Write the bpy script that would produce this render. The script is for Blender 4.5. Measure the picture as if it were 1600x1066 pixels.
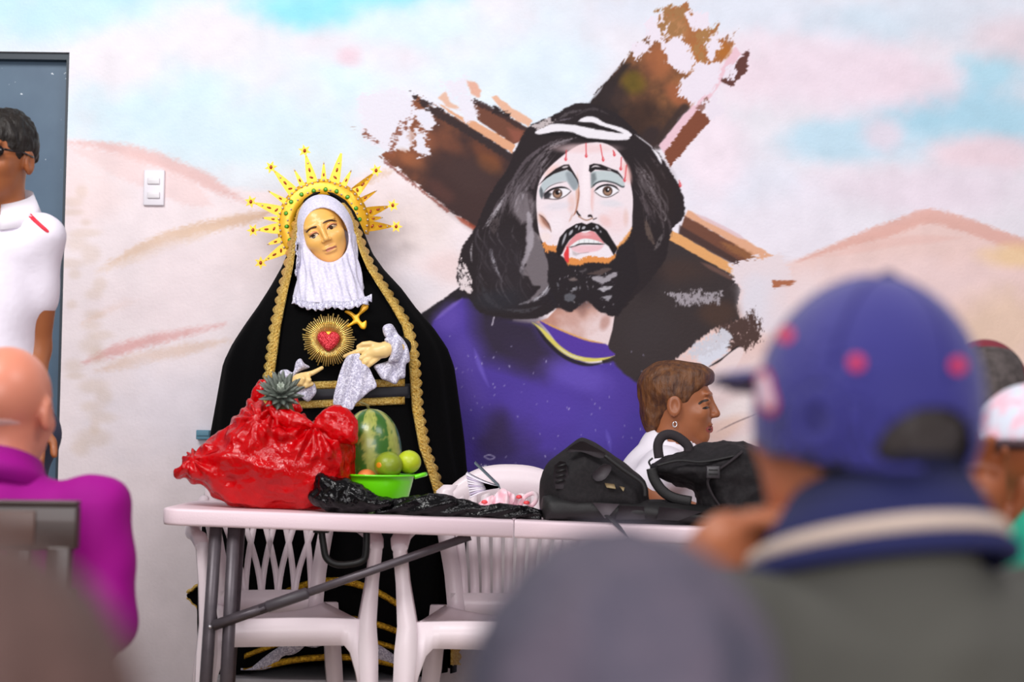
import bpy, bmesh, math, random
import numpy as np
from mathutils import Vector, Matrix, Euler, noise as mnoise

for o in list(bpy.data.objects):
    bpy.data.objects.remove(o, do_unlink=True)
SC = bpy.context.scene
COL = SC.collection
rng = np.random.default_rng(7)
random.seed(7)

# ------------------------------------------------------------------ camera
CAMZ = 1.23
STAGE = 0.28            # raised platform on which table, statue and wall stand
WALLY = 5.60
FPX = 2700.0
PITCH = math.radians(2.9)
ROLL = math.radians(0.8)
cam_d = bpy.data.cameras.new('camera')
cam = bpy.data.objects.new('camera', cam_d)
COL.objects.link(cam)
cam_d.sensor_fit = 'HORIZONTAL'
cam_d.sensor_width = 36.0
cam_d.lens = 36.0 * FPX / 1600.0
cam_d.clip_start = 0.02
cam_d.clip_end = 100
cam_d.dof.use_dof = True
cam_d.dof.focus_distance = 5.02
cam_d.dof.aperture_fstop = 2.7
Fv = np.array([0, math.cos(PITCH), math.sin(PITCH)])
U0 = np.array([0, -math.sin(PITCH), math.cos(PITCH)])
R0 = np.array([1.0, 0, 0])
# horizontals fall to the right in the picture -> camera rolled counter-clockwise
Rv = R0 * math.cos(ROLL) + U0 * math.sin(ROLL)
Uv = -R0 * math.sin(ROLL) + U0 * math.cos(ROLL)
CP = np.array([0, 0, CAMZ])
mw = Matrix(((Rv[0], Uv[0], -Fv[0], CP[0]), (Rv[1], Uv[1], -Fv[1], CP[1]), (Rv[2], Uv[2], -Fv[2], CP[2]), (0, 0, 0, 1)))
cam.matrix_world = mw
SC.camera = cam

def P(px, py, Y):
    d = Fv + Rv * ((px - 800) / FPX) + Uv * ((533 - py) / FPX)
    return CP + d * (Y / d[1])
def ray(px, py):
    d = Fv + Rv * ((px - 800) / FPX) + Uv * ((533 - py) / FPX)
    return d / np.linalg.norm(d)
def PX(pts):
    q = np.asarray(pts, float) - CP
    z = q @ Fv
    return 800 + FPX * (q @ Rv) / z, 533 - FPX * (q @ Uv) / z
def S(Y):            # metres per photo pixel at depth Y
    return Y / FPX

# ------------------------------------------------------------------ light
W = bpy.data.worlds.new('world'); SC.world = W
W.use_nodes = True
bgn = W.node_tree.nodes['Background']
bgn.inputs[0].default_value = (1.0, 0.965, 0.985, 1)
bgn.inputs[1].default_value = 0.24
def area(name, loc, target, sx, sy, power, col=(1, 1, 1)):
    l = bpy.data.lights.new(name, 'AREA'); l.shape = 'RECTANGLE'; l.size = sx; l.size_y = sy
    l.energy = power; l.color = col
    o = bpy.data.objects.new(name, l); COL.objects.link(o); o.location = loc
    o.rotation_euler = (Vector(target) - Vector(loc)).to_track_quat('-Z', 'Y').to_euler()
    return o
area('ceiling_lamp_left_offscreen', (-1.7, 2.2, 3.7), (-0.2, 5.4, 1.2), 1.8, 1.0, 86, (1, .985, .97))
area('ceiling_lamp_right_offscreen', (1.9, 2.0, 3.8), (0.7, 5.4, 1.2), 1.8, 1.0, 44, (1, .96, .98))
area('open_side_rear_offscreen', (0.2, -4.5, 2.6), (0, 5.0, 1.3), 6.0, 2.6, 280, (1, .97, .99))
SC.view_settings.view_transform = 'Standard'
SC.view_settings.look = 'None'
SC.view_settings.exposure = 0.2
SC.view_settings.gamma = 1.0
SC.view_settings.use_curve_mapping = False

# ------------------------------------------------------------------ helpers
def lin(h):
    if isinstance(h, str):
        h = h.lstrip('#'); c = [int(h[i:i + 2], 16) / 255 for i in (0, 2, 4)]
    else:
        c = [v / 255 for v in h]
    return tuple((v / 12.92) if v <= .04045 else ((v + .055) / 1.055) ** 2.4 for v in c)

MATS = {}
def mat(name, col, rough=.6, metal=0, noise=None, bump=None, spec=.5, sheen=0, col2=None, attr=None, trans=0, alpha=1, coat=0, stretch=None, sss=0):
    if name in MATS: return MATS[name]
    m = bpy.data.materials.new(name); m.use_nodes = True
    nt = m.node_tree; b = nt.nodes['Principled BSDF']
    c = lin(col)
    b.inputs['Base Color'].default_value = (*c, 1)
    b.inputs['Roughness'].default_value = rough
    b.inputs['Metallic'].default_value = metal
    b.inputs['Specular IOR Level'].default_value = spec
    b.inputs['Sheen Weight'].default_value = sheen
    b.inputs['Transmission Weight'].default_value = trans
    b.inputs['Alpha'].default_value = alpha
    b.inputs['Coat Weight'].default_value = coat
    if sss:
        b.inputs['Subsurface Weight'].default_value = sss
        b.inputs['Subsurface Radius'].default_value = (.012, .005, .003)
    tc = nt.nodes.new('ShaderNodeTexCoord')
    src = tc.outputs['Object']
    if stretch:
        mp = nt.nodes.new('ShaderNodeMapping'); mp.inputs['Scale'].default_value = stretch
        nt.links.new(src, mp.inputs[0]); src = mp.outputs[0]
    if noise:
        n = nt.nodes.new('ShaderNodeTexNoise'); n.inputs['Scale'].default_value = noise[0]
        n.inputs['Detail'].default_value = 5
        nt.links.new(src, n.inputs['Vector'])
        r = nt.nodes.new('ShaderNodeValToRGB')
        r.color_ramp.elements[0].position = noise[1] if len(noise) > 2 else .35
        r.color_ramp.elements[1].position = noise[2] if len(noise) > 2 else .65
        r.color_ramp.elements[0].color = (*c, 1)
        r.color_ramp.elements[1].color = (*lin(col2 if col2 else col), 1)
        nt.links.new(n.outputs[0], r.inputs[0])
        nt.links.new(r.outputs[0], b.inputs['Base Color'])
    if attr:
        a = nt.nodes.new('ShaderNodeVertexColor'); a.layer_name = attr
        nt.links.new(a.outputs[0], b.inputs['Base Color'])
    if bump:
        n2 = nt.nodes.new('ShaderNodeTexNoise'); n2.inputs['Scale'].default_value = bump[0]; n2.inputs['Detail'].default_value = 4
        nt.links.new(src, n2.inputs['Vector'])
        bp = nt.nodes.new('ShaderNodeBump'); bp.inputs['Strength'].default_value = bump[1]
        bp.inputs['Distance'].default_value = bump[2] if len(bump) > 2 else .01
        nt.links.new(n2.outputs[0], bp.inputs['Height'])
        nt.links.new(bp.outputs[0], b.inputs['Normal'])
    MATS[name] = m
    return m

def root(name, loc, label, cat, group=None):
    o = bpy.data.objects.new(name, None); COL.objects.link(o)
    o.location = tuple(float(v) for v in loc); o.empty_display_size = .05
    o['label'] = label; o['category'] = cat
    if group: o['group'] = group
    return o
def wloc(o):
    v = Vector((0, 0, 0))
    while o is not None:
        v = v + o.location; o = o.parent
    return v
def obj(name, v, f, m, parent=None, label=None, cat=None, kind=None, group=None, smooth=True, cols=None):
    """mesh from WORLD coordinates; origin goes to the base centre of its box"""
    v = np.asarray(v, float).reshape(-1, 3)
    c = np.array([(v[:, 0].min() + v[:, 0].max()) / 2, (v[:, 1].min() + v[:, 1].max()) / 2, v[:, 2].min()])
    me = bpy.data.meshes.new(name)
    vv = v - c
    if isinstance(f, np.ndarray):
        n, k = f.shape
        me.vertices.add(len(vv)); me.vertices.foreach_set('co', vv.astype(np.float32).ravel())
        me.loops.add(n * k); me.loops.foreach_set('vertex_index', f.astype(np.int32).ravel())
        me.polygons.add(n); me.polygons.foreach_set('loop_start', np.arange(0, n * k, k, dtype=np.int32))
        me.update(calc_edges=True)
    else:
        me.from_pydata(vv.tolist(), [], [tuple(int(i) for i in q) for q in f]); me.update()
    me.validate()
    if smooth: me.polygons.foreach_set('use_smooth', np.ones(len(me.polygons), dtype=bool))
    if cols is not None:
        at = me.color_attributes.new('col', 'FLOAT_COLOR', 'POINT')
        rgba = np.ones((len(vv), 4), np.float32); rgba[:, :3] = cols
        at.data.foreach_set('color', rgba.ravel())
    if m: me.materials.append(m)
    o = bpy.data.objects.new(name, me); COL.objects.link(o)
    pl = np.array(wloc(parent)) if parent is not None else np.zeros(3)
    o.location = tuple(float(t) for t in (c - pl))
    if parent is not None: o.parent = parent
    if label: o['label'] = label
    if cat: o['category'] = cat
    if kind: o['kind'] = kind
    if group: o['group'] = group
    return o
def copy_tree(o, parent=None):
    c = o.copy(); COL.objects.link(c)
    if parent is not None: c.parent = parent
    for ch in list(o.children):
        copy_tree(ch, c)
    return c

class MB:
    """collects shapes in world coordinates"""
    def __init__(s): s.v = []; s.f = []; s.n = 0
    def add(s, v, f):
        v = np.asarray(v, float).reshape(-1, 3)
        s.f += [tuple(int(i) + s.n for i in q) for q in f]
        s.v.append(v); s.n += len(v); return s
    def build(s, name, m, parent=None, **k):
        return obj(name, np.concatenate(s.v), s.f, m, parent, **k)

def box(lo, hi, bev=0):
    lo = np.array(lo, float); hi = np.array(hi, float)
    if bev <= 0:
        v = [(x, y, z) for x in (lo[0], hi[0]) for y in (lo[1], hi[1]) for z in (lo[2], hi[2])]
        f = [(0, 1, 3, 2), (4, 6, 7, 5), (0, 4, 5, 1), (2, 3, 7, 6), (0, 2, 6, 4), (1, 5, 7, 3)]
        return np.array(v), f
    bm = bmesh.new(); bmesh.ops.create_cube(bm, size=1)
    for q in bm.verts:
        q.co = Vector([(lo[i] + hi[i]) / 2 + q.co[i] * (hi[i] - lo[i]) for i in range(3)])
    bmesh.ops.bevel(bm, geom=bm.edges[:], offset=bev, segments=2, affect='EDGES', profile=.6)
    bm.verts.ensure_lookup_table()
    v = np.array([q.co[:] for q in bm.verts]); f = [[q.index for q in fa.verts] for fa in bm.faces]
    bm.free(); return v, f
def frame_of(t):
    t = t / (np.linalg.norm(t) + 1e-12)
    a = np.array([0, 0, 1.]) if abs(t[2]) < .9 else np.array([0, 1., 0])
    u = np.cross(a, t); u /= np.linalg.norm(u); w = np.cross(t, u)
    return u, w
def tube(path, rad, n=10, cap=True, flat=None):
    path = np.asarray(path, float); m = len(path)
    rad = np.full(m, rad) if np.isscalar(rad) else np.asarray(rad, float)
    v = []; prev = None
    for i in range(m):
        t = path[min(i + 1, m - 1)] - path[max(i - 1, 0)]
        t = t / (np.linalg.norm(t) + 1e-12)
        if prev is None: u, w = frame_of(t)
        else:
            u = prev - t * (prev @ t); u /= (np.linalg.norm(u) + 1e-12); w = np.cross(t, u)
        prev = u
        for k in range(n):
            a = 2 * math.pi * k / n
            fx = flat if flat else 1
            v.append(path[i] + rad[i] * (math.cos(a) * u + fx * math.sin(a) * w))
    f = [(i * n + k, i * n + (k + 1) % n, (i + 1) * n + (k + 1) % n, (i + 1) * n + k) for i in range(m - 1) for k in range(n)]
    if cap:
        f.append(tuple(range(n - 1, -1, -1))); f.append(tuple((m - 1) * n + k for k in range(n)))
    return np.array(v), f
def loft(rings, closed=True, cap0=True, cap1=True):
    rings = [np.asarray(r, float) for r in rings]; n = len(rings[0]); m = len(rings)
    v = np.concatenate(rings); f = []
    for i in range(m - 1):
        for k in range(n if closed else n - 1):
            f.append((i * n + k, i * n + (k + 1) % n, (i + 1) * n + (k + 1) % n, (i + 1) * n + k))
    if closed and cap0: f.append(tuple(range(n - 1, -1, -1)))
    if closed and cap1: f.append(tuple((m - 1) * n + k for k in range(n)))
    return v, f
def spline(pts, n=8, closed=False):
    p = np.asarray(pts, float); m = len(p); out = []
    rngi = range(m if closed else m - 1)
    for i in rngi:
        if closed: a, b, c, d = p[(i - 1) % m], p[i], p[(i + 1) % m], p[(i + 2) % m]
        else: a, b, c, d = p[max(i - 1, 0)], p[i], p[i + 1], p[min(i + 2, m - 1)]
        for k in range(n):
            t = k / n
            out.append(.5 * ((2 * b) + (c - a) * t + (2 * a - 5 * b + 4 * c - d) * t * t + (3 * b - a - 3 * c + d) * t ** 3))
    if not closed: out.append(p[-1])
    return np.array(out)
def plate(poly, y0, y1, to=None):
    """extrude a 2-D outline (x,z) between depths y0 and y1 (triangulated caps)"""
    from mathutils.geometry import tessellate_polygon
    poly = np.asarray(poly, float); n = len(poly)
    tr = tessellate_polygon([[Vector((a[0], a[1], 0)) for a in poly]])
    v = np.array([(a[0], y0, a[1]) for a in poly] + [(a[0], y1, a[1]) for a in poly])
    f = [tuple(t) for t in tr] + [tuple(i + n for i in reversed(t)) for t in tr]
    f += [(i, (i + 1) % n, (i + 1) % n + n, i + n) for i in range(n)]
    return v, f
def pplate(pxpoly, Y, th, sm=0):
    """outline in photo pixels placed at its own depth Y, with thickness th (front face at Y)"""
    q = np.asarray(pxpoly, float)
    if sm: q = spline(q, sm, True)
    w = np.array([P(a, b, Y) for a, b in q])
    return plate(w[:, [0, 2]], Y, Y + th)

# --- signed distance modelling with surface nets
def ell(p, c, r):
    q = p - np.asarray(c, float); r = np.asarray(r, float)
    k0 = np.sqrt(((q / r) ** 2).sum(1)); k1 = np.sqrt(((q / r ** 2) ** 2).sum(1)) + 1e-9
    return k0 * (k0 - 1) / k1
def cone(p, a, b, ra, rb):
    a = np.asarray(a, float); b = np.asarray(b, float); d = b - a
    t = np.clip(((p - a) @ d) / (d @ d + 1e-12), 0, 1)
    return np.sqrt((((p - a) - t[:, None] * d) ** 2).sum(1)) - (ra + t * (rb - ra))
def rbox(p, c, h, r):
    q = np.abs(p - np.asarray(c, float)) - (np.asarray(h, float) - r)
    return np.sqrt((np.maximum(q, 0) ** 2).sum(1)) + np.minimum(q.max(1), 0) - r
def smin(a, b, k):
    h = np.clip(.5 + .5 * (b - a) / k, 0, 1)
    return b * (1 - h) + a * h - k * h * (1 - h)
def smax(a, b, k): return -smin(-a, -b, k)
def sun(k, *ds):
    r = ds[0]
    for d in ds[1:]: r = smin(r, d, k)
    return r
def nets(fn, lo, hi, h):
    lo = np.asarray(lo, float); hi = np.asarray(hi, float)
    n = np.maximum(np.ceil((hi - lo) / h).astype(int) + 1, 3)
    ax = [lo[i] + h * np.arange(n[i]) for i in range(3)]
    g = np.stack(np.meshgrid(*ax, indexing='ij'), -1).reshape(-1, 3)
    val = np.empty(len(g))
    for i in range(0, len(g), 400000): val[i:i + 400000] = fn(g[i:i + 400000])
    val = val.reshape(n)
    # force closed at the border
    b = val.copy(); b[[0, -1]] = np.maximum(b[[0, -1]], 1e-4); b[:, [0, -1]] = np.maximum(b[:, [0, -1]], 1e-4); b[:, :, [0, -1]] = np.maximum(b[:, :, [0, -1]], 1e-4)
    val = b; ins = val < 0
    cn = n - 1
    acc = np.zeros((*cn, 3)); cnt = np.zeros(cn)
    base = np.stack(np.meshgrid(*[np.arange(k) for k in cn], indexing='ij'), -1).astype(float)
    def sl(o): return tuple(slice(o[i], o[i] + cn[i]) for i in range(3))
    for a in range(3):
        for o1 in (0, 1):
            for o2 in (0, 1):
                o = [0, 0, 0]; oth = [i for i in range(3) if i != a]; o[oth[0]] = o1; o[oth[1]] = o2
                e = list(o); e[a] = 1
                v0 = val[sl(o)]; v1 = val[sl(e)]
                m = (v0 < 0) != (v1 < 0)
                t = np.where(m, v0 / np.where(m, v0 - v1, 1), 0)
                pt = base + np.array(o, float); pt[..., a] += t
                acc += np.where(m[..., None], pt, 0); cnt += m
    act = cnt > 0
    idx = -np.ones(cn, int); idx[act] = np.arange(act.sum())
    V = acc[act] / cnt[act][:, None] * h + lo
    Fs = []
    for a in range(3):
        b_, c_ = [(1, 2), (2, 0), (0, 1)][a]
        s0 = [slice(1, -1)] * 3; s1 = [slice(1, -1)] * 3
        s0[a] = slice(0, n[a] - 1); s1[a] = slice(1, n[a])
        A = ins[tuple(s0)]; B = ins[tuple(s1)]
        ii = np.argwhere(A != B)
        if not len(ii): continue
        fl = A[tuple(ii.T)]
        off = np.ones(3, int); off[a] = 0
        ii = ii + off
        def cell(db, dc):
            q = ii.copy(); q[:, b_] += db; q[:, c_] += dc
            return idx[tuple(q.T)]
        quad = np.stack([cell(-1, -1), cell(0, -1), cell(0, 0), cell(-1, 0)], 1)
        quad[~fl] = quad[~fl][:, ::-1]
        Fs.append(quad)
    Fq = np.concatenate(Fs)
    Fq = Fq[(Fq >= 0).all(1)]
    return V, Fq
def vnormals(v, f):
    fn_ = np.cross(v[f[:, 2]] - v[f[:, 0]], v[f[:, 3]] - v[f[:, 1]])
    nn = np.zeros_like(v)
    for k in range(4): np.add.at(nn, f[:, k], fn_)
    return nn / (np.linalg.norm(nn, axis=1, keepdims=True) + 1e-12)
def march(fn, px, py, y0, y1, n=260):
    """first hit of the sight line through a photo pixel with a modelled body"""
    d = ray(px, py)
    ts = np.linspace(y0 / d[1], y1 / d[1], n)
    pts = CP + ts[:, None] * d
    v = fn(pts); k = np.argmax(v < 0)
    if not (v < 0).any(): return pts[np.argmin(v)]
    if k == 0: return pts[0]
    t = v[k - 1] / (v[k - 1] - v[k])
    return pts[k - 1] * (1 - t) + pts[k] * t

# value noise on arrays
def _h(ix, iy, seed):
    n = (ix * 374761393 + iy * 668265263 + seed * 974711) & 0x7fffffff
    n = ((n ^ (n >> 13)) * 1274126177) & 0x7fffffff
    return ((n ^ (n >> 16)) & 0xffff) / 65535.0
def vnoise(x, y, seed=0):
    ix = np.floor(x).astype(np.int64); iy = np.floor(y).astype(np.int64)
    fx = x - ix; fy = y - iy
    fx = fx * fx * (3 - 2 * fx); fy = fy * fy * (3 - 2 * fy)
    a = _h(ix, iy, seed); b = _h(ix + 1, iy, seed); c = _h(ix, iy + 1, seed); d = _h(ix + 1, iy + 1, seed)
    return a + (b - a) * fx + (c - a) * fy + (a - b - c + d) * fx * fy
def fbm(x, y, seed=0, o=4):
    r = 0; s = 0; w = 1
    for i in range(o):
        r = r + w * vnoise(x * 2 ** i, y * 2 ** i, seed + i * 17); s += w; w *= .55
    return r / s
def n3(v, sc, seed=0):
    return np.array([mnoise.noise(Vector((float(a[0]) * sc + seed * 7.3, float(a[1]) * sc - seed * 3.1, float(a[2]) * sc + seed))) for a in v])
# ------------------------------------------------------------------ mural painted on the wall
CX0, CY0, CX1, CY1 = -460, -420, 2060, 1220          # canvas, photo-pixel units on the wall plane
CWd, CHt = CX1 - CX0, CY1 - CY0
yy, xx = np.mgrid[CY0:CY1, CX0:CX1].astype(np.float32)
CAN = np.zeros((CHt, CWd, 3), np.float32)
IDM = np.zeros((CHt, CWd), np.int8)                   # 0 wall, 1 cross, 2 robe, 3 hair, 4 face, 5 hand
def srgb(h):
    if isinstance(h, str):
        h = h.lstrip('#'); return np.array([int(h[i:i + 2], 16) for i in (0, 2, 4)], np.float32) / 255
    return np.array(h, np.float32) / 255
def win(x0, y0, x1, y1):
    x0 = max(int(x0), CX0); x1 = min(int(x1) + 1, CX1); y0 = max(int(y0), CY0); y1 = min(int(y1) + 1, CY1)
    return (slice(y0 - CY0, y1 - CY0), slice(x0 - CX0, x1 - CX0))
def lay(w, m, col, idv=None, thr=.5):
    m3 = np.clip(m, 0, 1)[..., None]
    CAN[w] = CAN[w] * (1 - m3) + (srgb(col) if not isinstance(col, np.ndarray) else col) * m3
    if idv is not None: IDM[w] = np.where(m > thr, idv, IDM[w])
def seg_d(X, Y, a, b):
    dx, dy = b[0] - a[0], b[1] - a[1]
    t = np.clip(((X - a[0]) * dx + (Y - a[1]) * dy) / (dx * dx + dy * dy + 1e-9), 0, 1)
    return np.hypot(X - a[0] - t * dx, Y - a[1] - t * dy), t
def poly_sd(X, Y, p):
    n = len(p); d = np.full(X.shape, 1e9, np.float32); ins = np.zeros(X.shape, bool)
    for i in range(n):
        a, b = p[i], p[(i + 1) % n]
        d = np.minimum(d, seg_d(X, Y, a, b)[0])
        if a[1] != b[1]:
            c = ((a[1] > Y) != (b[1] > Y)) & (X < (b[0] - a[0]) * (Y - a[1]) / (b[1] - a[1]) + a[0])
            ins ^= c
    return np.where(ins, -d, d)
def poly(p, col, soft=1.2, sm=0, dry=0, ds=5.0, ang=0, op=1, idv=None, seed=1, el=4.0, thr=.5):
    p = np.asarray(p, float)
    if sm: p = spline(p, sm, True)
    mg = soft + dry * 1.2 + 3
    w = win(p[:, 0].min() - mg, p[:, 1].min() - mg, p[:, 0].max() + mg, p[:, 1].max() + mg)
    X, Y = xx[w], yy[w]
    sd = poly_sd(X, Y, p)
    if dry:
        ca, sa = math.cos(math.radians(ang)), math.sin(math.radians(ang))
        u = (X * ca + Y * sa) / (ds * el); v = (-X * sa + Y * ca) / ds
        sd = sd + (fbm(u, v, seed, 3) - .5) * 2 * dry + (vnoise(X / 1.7, Y / 1.7, seed + 5) - .5) * dry * .35
    m = np.clip(.5 - sd / soft, 0, 1) * op
    lay(w, m, col, idv, thr)
def stroke(p, wd, col, op=1, taper=(0, 0), soft=1.2, dry=0, idv=None, seed=3, sm=6, grain=0):
    p = spline(p, sm) if sm else np.asarray(p, float)
    mg = wd + soft + dry + 3
    w = win(p[:, 0].min() - mg, p[:, 1].min() - mg, p[:, 0].max() + mg, p[:, 1].max() + mg)
    X, Y = xx[w], yy[w]; n = len(p) - 1
    best = np.full(X.shape, 1e9, np.float32); tt = np.zeros(X.shape, np.float32)
    for i in range(n):
        d, t = seg_d(X, Y, p[i], p[i + 1])
        k = d < best; best = np.where(k, d, best); tt = np.where(k, (i + t) / n, tt)
    hw = np.full(X.shape, wd / 2, np.float32)
    if taper[0]: hw = hw * np.clip(tt / taper[0], .08, 1)
    if taper[1]: hw = hw * np.clip((1 - tt) / taper[1], .08, 1)
    if dry: best = best + (vnoise(X / 2.2, Y / 2.2, seed) - .5) * 2 * dry
    m = np.clip(.5 - (best - hw) / soft, 0, 1) * op
    if grain:
        m = m * np.clip((vnoise(best / 1.3 + 40, tt * 14, seed + 2) - grain) * 5 + .5, 0, 1)
    lay(w, m, col, idv)
def blob(cx, cy, rx, ry, col, op=1, pw=1.0, rough=.35, ang=0, seed=9):
    R = max(rx, ry) * 1.9
    w = win(cx - R, cy - R, cx + R, cy + R)
    X, Y = xx[w] - cx, yy[w] - cy
    ca, sa = math.cos(math.radians(ang)), math.sin(math.radians(ang))
    u = (X * ca + Y * sa) / rx; v = (-X * sa + Y * ca) / ry
    d = np.sqrt(u * u + v * v) + (fbm(xx[w] / 45, yy[w] / 45, seed, 4) - .5) * 2 * rough
    m = np.clip(1.35 - d, 0, 1); m = (m * m * (3 - 2 * m)) ** pw * op
    lay(w, m, col)
def scumble(p, col, density=.5, scale=2.2, soft=14, seed=21, ang=0, el=2.5, idv=None, op=1):
    """broken dry-brush paint: grain that thins out to the edge of the area"""
    p = np.asarray(p, float); mg = soft
    w = win(p[:, 0].min() - mg, p[:, 1].min() - mg, p[:, 0].max() + mg, p[:, 1].max() + mg)
    X, Y = xx[w], yy[w]
    sd = poly_sd(X, Y, p)
    ca, sa = math.cos(math.radians(ang)), math.sin(math.radians(ang))
    g = fbm((X * ca + Y * sa) / (scale * el), (-X * sa + Y * ca) / scale, seed, 2) * .65 + vnoise(X / (scale * 4), Y / (scale * 4), seed + 3) * .35
    th = 1 - density + np.clip(sd / soft + .25, -.35, 1) * .45
    m = np.clip((g - th) * 9 + .5, 0, 1) * (sd < soft * .9) * op
    lay(w, m, col, idv)

# sky and desert
sky = np.array(srgb('dfdde6'))[None, None] * np.ones_like(CAN)
CAN[:] = sky
lay((slice(None), slice(None)), np.clip((900 - xx) / 500, 0, 1) * .75, 'd9e4ec')
f1 = fbm(xx / 260 + 3, yy / 170 + 7, 31, 5)
lay((slice(None), slice(None)), np.clip((f1 - .5) * 4, 0, .3), 'e6dbe4')
for a in [(470, 5, 95, 45, '8fdbe8', .95), (590, -30, 150, 60, '8ddcea', .9), (120, 20, 130, 60, 'bfe0ec', .9), (300, -60, 220, 70, 'b4e0ec', .9), (-150, -40, 260, 120, 'b9dfea', .8),
          (250, 170, 170, 80, 'cbe3ed', .9), (560, 120, 90, 60, 'd0e6ee', .8), (420, 215, 190, 60, 'cfe3ec', .9), (760, 130, 170, 70, 'd7e6ef', .8), (650, 40, 120, 40, 'd3e8ee', .8),
          (860, 120, 90, 120, 'd3e3ee', .8), (1160, 20, 260, 40, 'd3dbe8', .8), (1290, 220, 75, 38, 'b9d6e6', .95), (1390, 205, 110, 55, 'bcd8e8', .9), (1545, 110, 60, 45, 'a9d2e3', .95), (1500, 175, 120, 45, 'a6cfe2', .95), (1590, 200, 90, 40, 'a9d0e2', .95),
          (1350, 40, 90, 40, 'c6d8e6', .8), (1480, 20, 140, 50, 'ccd8e5', .7), (1750, 120, 160, 120, 'b3d3e4', .9), (1900, 260, 200, 90, 'c3d8e6', .8), (1180, 300, 140, 60, 'dcdfec', .8)]:
    blob(*a[:4], a[4], a[5], seed=int(a[0]) % 97)
for a in [(545, 88, 24, 20, 'e9bccb', .6), (520, 75, 60, 30, 'ead3dd', .35), (600, 95, 60, 30, 'e8d3de', .35), (180, 90, 110, 60, 'e6dfe6', .85), (330, 60, 80, 50, 'e3dfe6', .8), (640, 180, 80, 60, 'dfdfe9', .9), (1380, 120, 120, 60, 'e6d3df', .9), (1280, 110, 120, 70, 'e4d5e1', .9),
          (1380, 210, 36, 30, 'dcd3e0', .9), (1540, 240, 110, 32, 'e6cfd8', .85), (1590, 60, 80, 40, 'dccbd3', .7), (1440, 300, 180, 45, 'e2d6e2', .9), (1220, 360, 150, 60, 'e4dfea', .9), (1160, 110, 60, 60, 'e3d3de', .9), (1110, 240, 60, 90, 'e8dbe6', .9)]:
    blob(*a[:4], a[4], a[5], seed=int(a[1]) % 89 + 3)
# left dunes
poly([(-460, 200), (60, 212), (103, 218), (160, 224), (235, 243), (300, 268), (350, 292), (430, 300), (520, 290), (600, 262), (640, 275), (760, 370), (1100, 500), (1100, 1220), (-460, 1220)], 'eadee2', soft=10, dry=4, ds=9, seed=4)
for p, wd, c, op in [([(100, 222), (170, 230), (240, 248), (310, 276), (345, 296), (390, 318)], 22, 'deb9b6', .85), ([(110, 232), (200, 262), (290, 300), (330, 320)], 40, 'e5c9c8', .6),
                     ([(170, 412), (230, 385), (300, 360), (400, 338), (430, 326)], 17, 'd3b196', .8), ([(150, 425), (260, 378), (350, 352)], 26, 'dfc6b2', .5), ([(130, 505), (180, 480), (215, 470)], 10, 'e2c3b4', .6),
                     ([(128, 568), (180, 548), (250, 528), (350, 507)], 16, 'dba9a7', .85), ([(150, 580), (240, 556), (360, 532)], 18, 'dcbfae', .6), ([(560, 292), (590, 275), (618, 266)], 9, 'd5bba8', .7)]:
    stroke(p, wd, c, op, (.3, .3), soft=9, dry=4)
for a in [(140, 300, 60, 60, 'ecd8d8', .7), (330, 420, 130, 50, 'eadce0', .8), (250, 480, 130, 40, 'e8dade', .8), (300, 650, 160, 90, 'e2dae2', .9), (660, 350, 60, 60, 'e3d5d4', .9), (700, 420, 50, 30, 'e8d0cf', .7), (650, 450, 50, 30, 'e6dfe6', .6)]:
    blob(*a[:4], a[4], a[5])
# stained plaster by the door
for i in range(26):
    blob(108 + random.random() * 60, 300 + i * 16, 8 + random.random() * 22, 6 + random.random() * 10, 'cbb39c', .28, seed=i + 2)
# right dunes
poly([(1180, 425), (1250, 405), (1330, 373), (1400, 350), (1450, 333), (1500, 344), (1560, 362), (1610, 380), (1800, 430), (2060, 420), (2060, 1220), (1010, 1220), (1010, 500)], 'e3c6c1', soft=8, dry=3, ds=8)
stroke([(1245, 409), (1330, 378), (1400, 355), (1450, 338), (1510, 352), (1605, 386), (1760, 430)], 22, 'd9aaa0', .9, (.25, .1), soft=6, dry=3)
stroke([(1290, 402), (1400, 378), (1500, 372)], 14, 'e0b9b2', .6, (.3, .3), soft=6)
for a in [(1590, 400, 60, 22, 'e8c79a', .8), (1420, 440, 170, 40, 'e4cbcb', .8), (1560, 520, 80, 70, 'dfc3ad', .8), (1280, 470, 70, 40, 'e6d2d2', .8)]:
    blob(*a[:4], a[4], a[5])
# plaster mottling
f2 = fbm(xx / 34, yy / 30, 77, 4)
CAN *= (1 + (f2 - .5) * .07)[..., None]
del f2, f1

# --- the wooden cross
def grad_poly(p, c0, c1, p0, p1, **k):
    """polygon whose paint runs from c0 at p0 to c1 at p1"""
    pp = np.asarray(p, float); mg = k.get('soft', 1.2) + k.get('dry', 0) * 1.2 + 3
    w = win(pp[:, 0].min() - mg, pp[:, 1].min() - mg, pp[:, 0].max() + mg, pp[:, 1].max() + mg)
    if k.get('sm'):
        q = spline(pp, k['sm'], True)
        w = win(q[:, 0].min() - mg, q[:, 1].min() - mg, q[:, 0].max() + mg, q[:, 1].max() + mg)
    dx, dy = p1[0] - p0[0], p1[1] - p0[1]
    t = ((xx[w] - p0[0]) * dx + (yy[w] - p0[1]) * dy) / (dx * dx + dy * dy)
    t = np.clip(t + (fbm(xx[w] / 22, yy[w] / 22, 55, 4) - .5) * .9, 0, 1)[..., None]
    col = srgb(c0) * (1 - t) + srgb(c1) * t
    poly(p, col, **k)
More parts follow.
